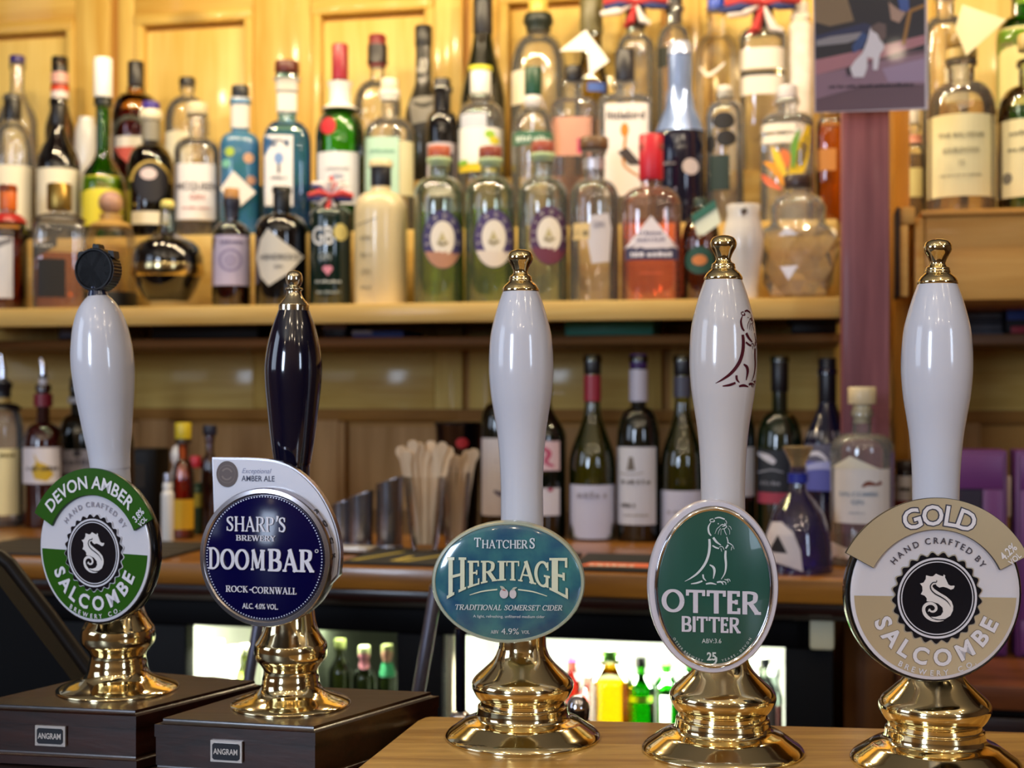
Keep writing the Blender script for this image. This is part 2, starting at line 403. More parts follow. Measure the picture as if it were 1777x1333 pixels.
# room
def wallq(name, lo, hi, m): return struct(box(name, lo, hi, m))
PL = mat('#cfc4ae', 0.8); 
wallq('floor', (-3, -1.7, -0.05), (3.4, 3.6, 0), wood('#6b4a30', '#3f2818', 1, 0.4, 0.6, 0, 0, 'floor_boards'))
wallq('ceiling', (-3, -1.7, 2.75), (3.4, 3.6, 2.8), mat('#d8cdb6', 0.8))
wallq('wall_left', (-3.05, -1.7, 0), (-3, 3.6, 2.75), mat('#8a6a48', 0.7))
wallq('wall_right', (3.4, -1.7, 0), (3.45, 3.6, 2.75), mat('#6f5238', 0.7))
wallq('wall_front', (-3, -1.75, 0), (3.4, -1.7, 2.75), mat('#9a8468', 0.7))
WH = mat('#e8e6e0', 0.4)
for i, (x0, x1, z0, z1) in enumerate(((-2.0, -1.45, 1.3, 2.4), (1.55, 1.95, 1.4, 2.4))):
    w = struct(box('window_%d' % (i + 1), (x0 - .06, -1.7, z0 - .06), (x1 + .06, -1.66, z0), WH))
    box('frame_rail', (x0 - .06, -1.7, z1), (x1 + .06, -1.66, z1 + .06), WH, w)
    for x in (x0 - .06, x1): box('frame_stile', (x, -1.7, z0), (x + .06, -1.66, z1), WH, w)
    box('glazing_bar', ((x0 + x1) / 2 - .012, -1.7, z0), ((x0 + x1) / 2 + .012, -1.66, z1), WH, w)
# panelled pine wall behind the back bar
YW = 2.60
wall = struct(fb('wall_back', -1.9, 1.9, YW, YW + .05, 0, 2.75, mat('#c08a38', 0.6)))
def wp(name, t0, t1, z0, z1, m, Yf=YW - .018, bev=0.003): return fb(name, t0, t1, Yf, YW + .002, z0, z1, m, wall, bev)
def wpx(px): return tpx(px, YW)
zt = CZ + 0.735
ups = [(-330, -180, 0), (138, 196, 0), (212, 240, 0), (446, 545, 0), (758, 806, 0), (818, 868, 0), (1100, 1150, 0), (1165, 1215, 0), (1420, 1470, 0), (1560, 1620, 0), (1900, 1990, 0)]
for a, b, _ in ups: wp('stile', wpx(a), wpx(b), CZ - .05, 2.4, PINE)
for a, b in ((-180, 138), (240, 446), (545, 758), (868, 1100), (1215, 1420), (1620, 1900)):
    t0, t1 = wpx(a), wpx(b)
    wp('top_rail', t0, t1, zt + .012, 2.4, PINEH)
    wp('middle_rail', t0, t1, CZ - .05, CZ + .09, PINEH)
    wp('panel', t0 + .02, t1 - .02, CZ + .09, zt - .02, PINEP, YW - .006, 0.004)
    wp('moulding', t0, t1, zt - .012, zt + .014, PINEH, YW - .026, 0.008)
    wp('moulding', t0, t0 + .02, CZ + .09, zt, PINE, YW - .022, 0.006)
    wp('moulding', t1 - .02, t1, CZ + .09, zt, PINE, YW - .022, 0.006)
# lower part: wide rail over short panels
zl = zpx(712, 700, YW)
PLH = wood('#b27c36', '#80521c', 0, .6, 1.0, 0, 2.6, 'shaded_pine'); PLV = wood('#d0a068', '#a87c44', 2, .6, .8, 0, 2.2, 'shaded_pine_panel')  # same pine as above, colours darkened for the shade below the shelf
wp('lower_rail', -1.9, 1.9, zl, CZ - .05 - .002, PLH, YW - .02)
lo = [(-160, -60), (248, 300), (545, 592), (800, 850), (1210, 1262), (1660, 1700)]
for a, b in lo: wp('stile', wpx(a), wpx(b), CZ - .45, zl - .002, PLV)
for a, b in ((-60, 248), (300, 545), (592, 800), (850, 1210), (1262, 1660)):
    t0, t1 = wpx(a), wpx(b)
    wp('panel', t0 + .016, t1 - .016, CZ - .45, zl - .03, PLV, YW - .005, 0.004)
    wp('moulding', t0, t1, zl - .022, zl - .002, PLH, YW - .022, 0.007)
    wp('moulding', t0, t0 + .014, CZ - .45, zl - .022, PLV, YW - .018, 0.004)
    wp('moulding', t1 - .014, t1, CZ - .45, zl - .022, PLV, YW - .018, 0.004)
# boards added out of frame to keep bulb light off the room side
cn = frame('shade_hood', 'unseen dark board added over the bottle shelf to shade the room', 'shade_hood')
fb('top_board', -1.7, 1.7, 1.66, 2.56, 2.30, 2.32, DARKW, cn, .002)  # top of the added hood, unseen, shades the room side
fb('shade_front', -1.7, 1.7, 1.66, 1.68, CZ + .64, 2.2995, DARKW, cn, .002)
# upper shelf with two steps
Z1 = CZ + .135; Z2 = CZ + .268; Z3 = CZ + .37
sh = frame('bottle_shelf', 'long pine shelf with stepped risers carrying the spirit bottles', 'shelf')
tR = tpx(1458, 2.07)
fb('front_edge', -1.6, tR, 2.07, 2.09, Z1 - .0295, Z1, SHELF, sh, .002)
fb('shelf_board', -1.6, tR, 2.0902, 2.575, Z1 - .012, Z1, SHELF, sh, .001)
fb('riser', -1.6, tR, 2.25, 2.385, Z1, Z2, SHELF, sh, .002)
fb('riser', -1.6, tR, 2.387, 2.575, Z1, Z3, SHELF, sh, .002)
# narrow slot board under the shelf and the things lying in the slot
sl = frame('slot_board', 'thin brown board forming the storage slot under the bottle shelf', 'shelf')
fb('board', -1.6, tpx(1458, 2.3), 2.28, 2.575, zpx(600, 700, 2.28), zpx(585, 700, 2.28), wood('#a8763e', '#7d5428', 0, .5, 1, 0, 0, 'slot_pine'), sl, .002)
ZS = zpx(585, 700, 2.28)
def slot(name, label, cat, x0, x1, h, m, yy=2.31, dep=.12, bev=.004, kids=None):
    t0, t1 = tpx(x0, yy), tpx(x1, yy)
    th = thing(name, label, cat, ((t0 + t1) / 2 * CA + yy * CA * SA, -(t0 + t1) / 2 * SA + yy * CA * CA, ZS + .0005), -A)
    w = (t1 - t0) / 2
    box('body', (-w, 0, 0), (w, dep, h), m, th, bev)
    return th, w
s_, w_ = slot('folder_box', 'teal green flat box in the slot under the shelf', 'box', 980, 1134, .028, mat('#5cc8ae', .4))
box('lid_lip', (-w_ - .001, -.002, .020), (w_ + .001, .12, .0285), mat('#48b09a', .4), s_, .001)
s_, w_ = slot('leaflet_pile', 'white and blue leaflets lying in the slot under the shelf', 'leaflets', 612, 700, .012, mat('#3355a8', .5), bev=.001)
box('white_sheet', (-w_, -.003, .006), (-w_ + .035, .1, .0125), mat('#d9dde8', .6), s_)
s_, w_ = slot('dark_carton', 'dark carton in the slot left of the teal box', 'box', 560, 600, .026, mat('#23222b', .4))
box('flap', (-w_, -.0015, .014), (w_, .0, .026), mat('#9a9cb4', .5), s_)
s_, w_ = slot('dark_carton', 'dark carton in the slot above the left white handle', 'box', 100, 140, .027, mat('#20202a', .4))
box('flap', (-w_ + .005, -.0015, .005), (w_ - .005, .0, .026), mat('#7f879f', .5), s_)
s_, w_ = slot('black_tray', 'black flat tray in the slot beside the stained post', 'tray', 1372, 1452, .026, mat('#0d0d16', .4))
box('rim', (-w_ - .006, -.006, .020), (w_ + .006, .12, .027), mat('#14141e', .4), s_, .001)
s_, w_ = slot('black_tray', 'long black tray in the dark slot between the two left handles', 'tray', 262, 448, .028, mat('#0c0a0c', .5))
box('rim', (-w_, -.005, .022), (w_, .12, .0285), mat('#181418', .4), s_, .001)
# post and pine upright to its right
ZC_ = CZ - .223
po = frame('shelf_post', 'stained purple-brown square post at the right end of the shelf', 'post')
fb('shaft', tpx(1461, 1.97), tpx(1544, 1.97), 1.97, 2.06, ZC_ + .0005, CZ + .41, DARKV, po, .004)
fb('cap', tpx(1459, 1.97), tpx(1546, 1.97), 1.965, 2.065, CZ + .41, CZ + .425, DARKV, po, .003)
pu = frame('pine_upright', 'pine upright board just right of the stained post', 'post')
fb('board', tpx(1552, 2.12), tpx(1579, 2.12), 2.12, 2.2, zpx(1176, 1720, 1.85) + .0008, 2.298, wood('#c88a34', '#a4681f', 2, .45, 1, .2, 0, 'upright_pine'), pu, .002)
# right hand wooden crate shelf
ZR = CZ + .252
rs = frame('crate_shelf', 'pine crate shelf at the right carrying the cream labelled whisky bottles', 'shelf')
t0 = tpx(1606, 2.05)
CR = wood('#e0ac5c', '#c58a3c', 0, .5, .8, .1, 0, 'crate_pine')
fb('front_board', t0, 1.35, 2.05, 2.066, ZR - .125, ZR - .008, CR, rs, .002)
fb('top_board', t0 - .006, 1.35, 2.04, 2.56, ZR - .008, ZR, CR, rs, .0015)
fb('end_board', t0 - .014, t0 - .001, 2.05, 2.4, ZR - .125, ZR - .009, CR, rs, .001)
fb('bottom_board', t0, 1.35, 2.07, 2.56, ZR - .125, ZR - .113, CR, rs, .001)
cb = frame('bracket_block', 'small pine block with dark edge against the right side of the post', 'block')
fb('block', tpx(1562, 2.03), tpx(1588, 2.03), 2.03, 2.11, ZR - .02, ZR + .004, CR, cb, .002)
fb('dark_side', tpx(1556, 2.03), tpx(1562, 2.03) - .0005, 2.03, 2.11, ZR - .12, ZR + .004, mat('#2a1c26', .5), cb, .001)
fb('leg', tpx(1562, 2.03), tpx(1576, 2.03), 2.03, 2.11, ZR - .12, ZR - .021, CR, cb, .001)
sb = frame('lower_ledge', 'brown ledge board under the crate shelf at the right edge', 'shelf')
ZG = zpx(598, 1700, 2.3)
fb('board', tpx(1625, 2.3), 1.35, 2.3, 2.57, ZG, zpx(580, 1700, 2.3), wood('#8d6340', '#6e4a2e', 0, .5, 1, 0, 0, 'ledge'), sb, .002)
tt = thing('folded_towels', 'grey folded cloths on the ledge under the crate shelf', 'towels', tuple(at(1705, 580, 2.2)[:2]) + (zpx(580, 1700, 2.3) + .0005,), -A)
for k in range(4): box('towel', (-.05 + .003 * k, 0, .009 * k), (.045 - .004 * k, .1, .009 * k + .0085), mat(('#6d6c74', '#7d7b82', '#5e5d66', '#8a8890')[k], .9), tt, .003)
tb = thing('dark_pouch', 'dark blue and black pouch on the ledge at the right edge', 'pouch', tuple(at(1768, 580, 2.15)[:2]) + (zpx(580, 1700, 2.3) + .0005,), -A)
box('body', (-.02, 0, 0), (.06, .08, .045), mat('#14141c', .6), tb, .008); box('flap', (-.018, -.003, .022), (.058, .0, .04), mat('#2a4fb0', .5), tb, .001)
box('tag', (-.012, -.004, .001), (.02, -.0005, .012), mat('#b02a3c', .5), tb, .001)
# back counter
ZC = CZ - .223
bc = frame('back_counter', 'orange-brown wooden back counter running behind the pumps', 'counter')
tC = .1122
fb('worktop', -1.6, tC, 1.72, 2.575, ZC - .03, ZC, CTOP, bc, .004)
fb('edge_moulding', -1.6, tC, 1.735, 1.76, ZC - .046, ZC - .0305, DARKW, bc, .003)
fb('steel_strip', -1.6, tC - .03, 1.765, 1.775, ZC - .056, ZC - .047, mat('#6e6658', .4, .8), bc, .001)
# bar mats on the counter
RUB = mat('#1c1a16', .7)
def mat_on(name, label, x0, x1, Ya, Yb, m, h=.004, arts=()):
    t0, t1 = tpx(x0, Ya), tpx(x1, Ya); c = (t0 + t1) / 2; w = (t1 - t0) / 2
    th = thing(name, label, 'bar mat', (c * CA + Ya * CA * SA, -c * SA + Ya * CA * CA, ZC + .0003), -A)
    dd = (Yb - Ya) * CA; box('mat_body', (-w, 0, 0), (w, dd, h), m, th, .0012)
    for P, col in arts:
        a = Art().poly([(-w + p[0] * 2 * w, p[1] * dd) for p in P]); bake('print', a, lambda x, y, l: (x, y, h + .0003), mat(col, .6), th)
    return th
mat_on('bar_mat', 'black rubber bar mat with yellow printing beside the oval cider badge', 592, 775, 1.735, 1.90, RUB, arts=(
    ([(.03, .1), (.32, .75), (.38, .75), (.12, .1)], '#a8963a'), ([(.42, .12), (.5, .45), (.56, .45), (.5, .12)], '#c4ae50'), ([(.5, .1), (.85, .7), (.9, .7), (.6, .1)], '#a8963a')))
m_ = mat_on('bar_mat', 'black bar mat with an orange and white strip right of the oval cider badge', 985, 1132, 1.735, 1.90, RUB, arts=(([(.1, .12), (.2, .36), (.9, .36), (.98, .12)], '#e0704a'),))
a = Art(); scribble(a, 0, 0, .014, .06, 3); bake('lettering', a, lambda x, y, l: (x, y + .022, .0047), mat('#f6e6d8', .6), m_)
mat_on('bar_mat', 'dark ribbed bar mat at the far left of the back counter', -90, 285, 1.735, 1.92, mat('#2a241c', .7), arts=[([(0, .1 + k * .2), (0, .16 + k * .2), (1, .16 + k * .2), (1, .1 + k * .2)], '#3c342a') for k in range(4)])
mat_on('bar_mat', 'plain black bar mat under the wine bottles', 792, 975, 1.735, 1.90, RUB)
# glass fronted bottle fridge under the counter
FR = frame('bottle_fridge', 'black glass-fronted bottle fridge lit inside, under the back counter', 'fridge')
BLK = mat('#050508', .55, spec=.15); WHT = mat('#eef0e2', .6)
YF = 1.80; ZT = CZ - .32; ZB = .30; tl, tr = -1.5, tpx(1446, YF)
fb('top_panel', tl, tr, YF, 2.35, ZT, ZC - .058, BLK, FR, .003)
fb('back_panel', tl, tr, 2.33, 2.35, ZB, ZT - .0005, WHT, FR)
fb('base', tl, tr, YF, 2.35, .02, ZB - .0005, BLK, FR)
fb('stile', tl, tpx(322, YF), YF, YF + .03, ZB, ZT - .0005, BLK, FR, .002)
fb('stile', tpx(688, YF), tpx(768, YF), YF, YF + .03, ZB, ZT - .0005, BLK, FR, .002)
fb('stile', tpx(1362, YF), min(tr, .045), YF, 2.32, ZB, ZT - .0005, BLK, FR, .002)
fb('divider_or_spill_block', tpx(708, YF), tpx(714, YF) , YF + .031, 2.32, ZB, ZT - .0005, WHT, FR)
fb('divider_or_spill_block', tpx(498, YF), tpx(504, YF), YF + .036, 2.32, ZB, ZT - .0005, mat('#3a3c34', .6), FR)  # hidden panel added to block spill from the left lamp
fb('left_lining', tpx(318, YF) - .12, tpx(322, YF) - .1, YF + .031, 2.32, ZB, ZT - .0005, WHT, FR)
fb('glass_pane', tpx(322, YF) + .001, tpx(688, YF) - .001, YF + .006, YF + .010, ZB, ZT - .001, glass('#eef2ee', .8, .35), FR)
fb('glass_pane', tpx(768, YF) + .001, tpx(1362, YF) - .001, YF + .006, YF + .010, ZB, ZT - .001, glass('#eef2ee', .8, .35), FR)
ZFS = CZ - .585
fb('bottle_rack', tpx(505, YF), tpx(706, YF), YF + .035, 2.32, ZFS - .012, ZFS, STEEL, FR, .001)
fb('bottle_rack', tpx(322, YF) - .09, tpx(497, YF), YF + .035, 2.32, ZFS - .012, ZFS, STEEL, FR, .001)
fb('bottle_rack', tpx(720, YF), tpx(1360, YF), YF + .035, 2.32, ZFS - .012, ZFS, STEEL, FR, .001)
fb('inner_door_edge', tpx(772, YF), tpx(782, YF), YF + .012, YF + .03, ZB, ZT - .001, mat('#e8d6b4', .5), FR)
def flight(px, w, p, col=(1.0, 1.0, .88)):
    Y = rowY(px, 1.93); o = area('fridge_lamp', ((px - CX) * Y / F, Y, ZT - .012), ((px - CX) * Y / F, Y + .12, ZT - .6), w, .03, p, col); return o
flight(1065, .42, 11); flight(400, .12, 5, (1, 1, .82)); flight(600, .1, .7, (.9, 1, .7))
hb = frame('fridge_bracket', 'pale square bracket plate on the fridge corner beside the post', 'bracket')
fb('plate', tpx(1405, 1.77), tpx(1448, 1.77), 1.775, 1.782, zpx(1130, 1430, 1.77), zpx(1062, 1430, 1.77), mat('#d8d2b0', .5), hb, .004)
fb('arm', tpx(1375, 1.77), tpx(1404, 1.77), 1.775, 1.785, zpx(1080, 1430, 1.77), zpx(1064, 1430, 1.77), mat('#6d6558', .4), hb, .002)
# right hand lower unit and the purple boxes
ru = frame('drawer_unit', 'dark brown wooden unit below the purple cases at the right edge', 'cabinet')
tz = zpx(1176, 1720, 1.85); TU = .1135
fb('top_board', TU, 1.3, 1.80, 2.56, tz - .03, tz, wood('#7a4526', '#562d16', 0, .4, 1, .2, 0, 'unit_wood'), ru, .003)
fb('drawer_front', TU, 1.3, 1.83, 1.85, tz - .12, tz - .045, DARKW, ru, .004)
fb('carcass', TU, 1.3, 1.87, 2.5, .02, tz - .031, mat('#1c100a', .5), ru)
fb('drawer_front', TU, 1.3, 1.83, 1.85, tz - .30, tz - .13, DARKW, ru, .004)
bp_ = frame('brown_side_panel', 'brown wooden side panel behind the rightmost pump', 'panel')
fb('board', .048, .1125, 1.90, 1.93, .02, ZC - .05, wood('#7c4d22', '#563114', 2, .4, 1, .2, 0, 'side_wood'), bp_, .002)
PUR = mat('#6a3270', .45)
def purple(label, x0, x1, win=True):
    yy = 2.0; ta_, tb_ = tpx(x0, yy), tpx(x1, yy); c = (ta_ + tb_) / 2; w = (tb_ - ta_) / 2
    top = zpx(782, 1700, yy) - tz
    th = thing('purple_case', label, 'case', (c * CA + yy * CA * SA, -c * SA + yy * CA * CA, tz + .0005), -A)
    box('case_body', (-w, 0, 0), (w, .06, top), PUR, th, .003)
    for lo_, hi_ in (((-w + .006, -.006, top - .052), (w - .006, -.0003, top - .006)), ((-w + .006, -.006, .006), (w - .006, -.0003, .05)),
                     ((-w + .006, -.006, .0505), (-w + .032, -.0003, top - .0525)), ((w - .032, -.006, .0505), (w - .006, -.0003, top - .0525))):
        box('frame_bar', lo_, hi_, mat('#74387a', .4), th, .001)
    box('dark_pane', (-w + .033, -.003, .051), (w - .033, -.0003, top - .053), mat('#3a3546', .3), th)
    box('pale_catch', (w - .001, .01, top - .09), (w + .006, .03, top - .035), mat('#c0a286', .4), th, .001)
purple('purple framed case behind the rightmost white handle', 1612, 1748)
purple('purple case cut off by the right edge of the photo', 1762, 1920)
# ------------------------------------------------------------------ front bar
def plan(P, z):  return [Vector(((x - CX) / (y - HY) * (CZ - z), (CZ - z) * F / (y - HY), z)) for x, y in P]
def slab(name, pts, z0, m, parent=None, bev=.003, org=(0, 0, 0)):
    bm = bmesh.new(); n = len(pts); O = Vector(org)
    T_ = [bm.verts.new(Vector(p) - O) for p in pts]; B_ = [bm.verts.new(Vector((p[0], p[1], z0)) - O) for p in pts]
    bm.faces.new(T_); bm.faces.new(B_[::-1])
    for i in range(n): bm.faces.new((T_[i], B_[i], B_[(i + 1) % n], T_[(i + 1) % n]))
    bmesh.ops.recalc_face_normals(bm, faces=bm.faces[:])
    te = [e for e in bm.edges if all(v in T_ for v in e.verts)]
    if bev: bmesh.ops.bevel(bm, geom=te, offset=bev, segments=3, affect='EDGES')
    me = bpy.data.meshes.new(name); bm.to_mesh(me); bm.free(); o = link(name, me, m, parent, False); return autosmooth(o, 45)
ZBAR = CZ - .235
pb = plan([(1900, 1279.6), (745, 1240.5), (728, 1243), (712, 1250), (690, 1267), (640, 1306), (596, 1340)], ZBAR)
pb = [(.62, .93, ZBAR)] + [tuple(p) for p in pb[1:]] + [(-.13, .70, ZBAR), (-.13, .45, ZBAR), (.62, .45, ZBAR)]
bar = tag(slab('bar_counter', pb, ZBAR - .028, OAK, None, .006), 'light varnished oak bar board with rounded corner under the three right pumps', 'bar counter')
ZLOW = CZ - .2635
lp = [(.62, .92, ZLOW), (-.03, .99, ZLOW), (-.65, 1.13, ZLOW), (-.85, 1.1, ZLOW), (-.75, .45, ZLOW), (.62, .45, ZLOW)]
tag(slab('lower_counter', lp, .0, mat('#1e0f09', .5), None, .003), 'dark lower bar counter under the pump boxes', 'bar counter')
# the two dark pump boxes
def pumpbox(label, TP, zb, badge, flare=.004):
    zt_ = CZ - .222
    P = [tuple(p) for p in plan(TP, zt_)]; cx = sum(p[0] for p in P) / 4; cy = sum(p[1] for p in P) / 4
    th = thing('pump_box', label, 'pump box', (cx, cy, zb))
    top = [(p[0], p[1], zt_) for p in P]
    slab('lid', top, zt_ - .012, DARKW, th, .0035, (cx, cy, zb))
    body = [(p[0] * .99 + cx * .01, p[1] * .99 + cy * .01, zt_ - .0122) for p in P]
    slab('body', body, zb + .009, DARKW, th, 0.0, (cx, cy, zb))
    pl = [(p[0] * 1.03 - cx * .03, p[1] * 1.03 - cy * .03, zb + .0088) for p in P]
    slab('plinth', pl, zb, DARKW, th, .003, (cx, cy, zb))
    # maker's plate on the front: P[0] front left, P[1] front right
    a0, a1 = Vector(body[0]), Vector(body[1]); u = (a1 - a0).normalized(); nrm = Vector((u.y, -u.x, 0)).normalized()
    if nrm.y > 0: nrm = -nrm
    bx, by, hw, hh = badge
    # intersect the view ray of the badge centre with the front plane
    d = Vector(((bx - CX) / F, 1, (HY - by) / F)); s = (a0 - Vector((0, 0, CZ))).dot(nrm) / d.dot(nrm); c = Vector((0, 0, CZ)) + d * s
    k = s / F; O = Vector((cx, cy, zb))
    f = lambda x, y, l: c + u * (x * k) + Vector((0, 0, y * k)) + nrm * (.0006 + l) - O
    pt = bake('maker_plate', Art().poly([(-hw, -hh), (hw, -hh), (hw, hh), (-hw, hh)]), f, mat('#d2c8c0', .25, .6), th, .002)
    q = 3.2; i = 4
    bake('plate_inset', Art().poly([(-hw + i + q, -hh + i), (hw - i - q, -hh + i), (hw - i, -hh + i + q), (hw - i, hh - i - q), (hw - i - q, hh - i), (-hw + i + q, hh - i), (-hw + i, hh - i - q), (-hw + i, -hh + i + q)]),
         lambda x, y, l: f(x, y, l + .002), mat('#14161f', .35), pt, .0006)
    a = Art(); line(a, 'ANGRAM', 0, -4.5, 9.5, .02, width=2 * hw - 13); bake('lettering', a, lambda x, y, l: f(x, y, l + .0028), mat('#d6ccc4', .3, .3), pt)
    return th
pumpbox('dark oak box with maker plate under the leftmost pump', [(-60, 1222), (236, 1235), (455, 1181), (207, 1160)], CZ - .262, (90, 1276, 28, 17.5))
pumpbox('dark oak box with maker plate under the navy-badged pump', [(268, 1248), (547, 1263), (762, 1200), (470, 1187)], CZ - .262, (395, 1303, 29, 18.5))
# ------------------------------------------------------------------ beer pumps
CERAM = mat('#d8dae6', .16, 0, .6)
CREAMC = mat('#d8d4d6', .16, 0, .6)
NAVYC = mat('#0b0b22', .10, 0, .9)
BRASS_T = [(134, -1), (135, 2), (134, 5), (129, 10), (120, 16), (108, 24), (100, 29), (90, 32.5), (82, 36), (79, 42), (78, 52), (77.5, 54), (75, 55), (73.5, 57), (73.5, 63), (74, 65), (77, 67), (81, 72), (85, 79), (88, 86), (88.5, 91), (87, 97), (82, 104), (72, 113), (62, 122), (53, 131), (47, 140), (43, 150), (41, 160), (40, 200)]
HAND_T = [(37, 195), (37, 374), (36.8, 432), (38.5, 480), (42.3, 525), (47, 556), (52.3, 588), (55.3, 618), (56.2, 640), (55.4, 668), (52.5, 698), (46.5, 724), (39, 750), (31, 772)]
FIN_T = [(31, 771.5), (32, 773), (32, 776), (31, 778), (28.5, 782), (24.5, 786), (21, 789), (20, 790.5), (20.5, 792), (19.5, 795), (19, 798), (14, 801.5), (12.5, 806), (14, 811.5), (17, 818), (21, 825), (22.2, 831), (21, 836), (17.5, 841), (11, 844), (4, 845.3), (0, 845.6)]
BRASS_A = [(103, -2), (104, 1), (103, 4), (98, 7), (88, 11), (76, 15), (64, 20), (57, 25), (52.5, 31), (50, 38), (49, 46), (47.5, 52), (47, 60), (49, 65), (54, 72), (60, 79), (62.5, 85), (63, 92), (62.5, 101), (61, 107), (57.5, 112), (53, 119), (47.5, 129), (43.5, 142), (41, 158), (37, 185), (34, 220)]
def interp(prof, h):
    for (r0, h0), (r1, h1) in zip(prof, prof[1:]):
        if h0 <= h <= h1 and h1 > h0: return r0 + (r1 - r0) * (h - h0) / (h1 - h0)
    return prof[-1][0]
def smooth_prof(P, n=4):
    return [(max(r, 0), z) for r, z in catmull(P, n)]
def pump(label, px, py_, z, hz=1.0, lean=0.0, kind='T', handle=CERAM, D=None, hprof=None, fin=True):
    Y = (CZ - z) * F / (py_ - HY); k = (.943 if kind == 'T' else Y) / F
    if D: k = D / F
    th = thing('beer_pump', label, 'beer pump', tuple(at(px, py_, Y)))
    m = lambda P, smo=4, s=1.0: [(r * k, h * k) for r, h in (smooth_prof(P, smo) if smo else P)]
    lathe('brass_base', m(BRASS_T if kind == 'T' else BRASS_A, 3), BRASS, th, 64, ang=60)
    st = lambda P: [(r, 200 + (h - 200) * hz) for r, h in P]
    H = hprof or HAND_T
    h = lathe('handle', m(st(H), 5), handle, th, 64, ang=60)
    hb_ = st([(0, 200)])[0][1] * k
    h.location = (0, 0, hb_); h.data.transform(Matrix.Translation((0, 0, -hb_)))
    h.rotation_euler = (0, math.radians(lean), 0)
    if fin:
        f = lathe('finial', m(st(FIN_T), 3), BRASS, th, 48, ang=60); f.data.transform(Matrix.Translation((0, 0, -hb_))); f.location = (0, 0, hb_); f.rotation_euler = h.rotation_euler
    return th, k, h, hb_, Y
def eldisc(name, rings, rx, ry, m, parent=None, k=1.0, seg=72, ang=40, shape=None):
    """disc lying in the badge plane: rings = [(fraction of radius, lift)] from the back to the front"""
    V = []; Fc = []; n = len(rings)
    for s, w in rings:
        for i in range(seg):
            a = 2 * PI * i / seg; V.append((rx * s * math.cos(a) * k, -w, ry * s * math.sin(a) * k))
    for j in range(n - 1):
        for i in range(seg):
            q = (i + 1) % seg; Fc.append((j * seg + i, j * seg + q, (j + 1) * seg + q, (j + 1) * seg + i))
    Fc.append(tuple(reversed(range(seg)))); Fc.append(tuple((n - 1) * seg + i for i in range(seg)))
    return autosmooth(py(name, V, Fc, m, parent, True), ang)
def place_clip(body, th, cx, cy, Dc, psi, roll=0.0):
    w = at(cx, cy, Dc); body.location = w - th.location; body.rotation_euler = (0, math.radians(roll), -math.radians(psi)); body.parent = th
    return body
LT = .00025
def seahorse(A_, cx, cy, k):
    q = lambda P: [(cx + (x - 665) / 7.84 * k, cy - (y - 685) / 7.84 * k) for x, y in P]
    W_, Dk = Art(), Art()
    W_.poly(q([(740, 388), (748, 362), (768, 378), (764, 400), (790, 450), (815, 500), (850, 516), (895, 512), (900, 525), (885, 555), (850, 568), (790, 541), (740, 530), (690, 541), (655, 520), (640, 495), (600, 503), (594, 530), (620, 562), (700, 612), (790, 662), (860, 722), (886, 790), (885, 850), (850, 922), (780, 965), (700, 974), (620, 962), (580, 940), (650, 940), (720, 918), (750, 870), (740, 812), (680, 760), (600, 735), (520, 730), (520, 690), (490, 655), (438, 635), (460, 590), (455, 530), (422, 490), (470, 478), (500, 430), (504, 378), (565, 391), (600, 390), (640, 354), (700, 378)]))
    W_.stroke(q([(760, 988), (680, 996), (590, 978), (515, 925), (482, 860), (490, 800), (540, 762), (600, 762), (645, 795), (650, 840), (615, 868), (575, 862), (560, 838), (542, 872)]), [v / 7.84 * k for v in (3, 22, 36, 46, 44, 42, 42, 38, 36, 34, 28, 24, 18, 5)], 5)
    Dk.stroke(q([(650, 440), (645, 468), (600, 474), (566, 515), (575, 570), (630, 625), (720, 672), (800, 725), (852, 795)]), [v / 7.84 * k for v in (5, 14, 14, 15, 16, 18, 17, 13, 3)], 5)
    Dk.stroke(q([(590, 955), (670, 980), (770, 972)]), [v / 7.84 * k for v in (3, 8, 3)], 5)
    return W_, Dk
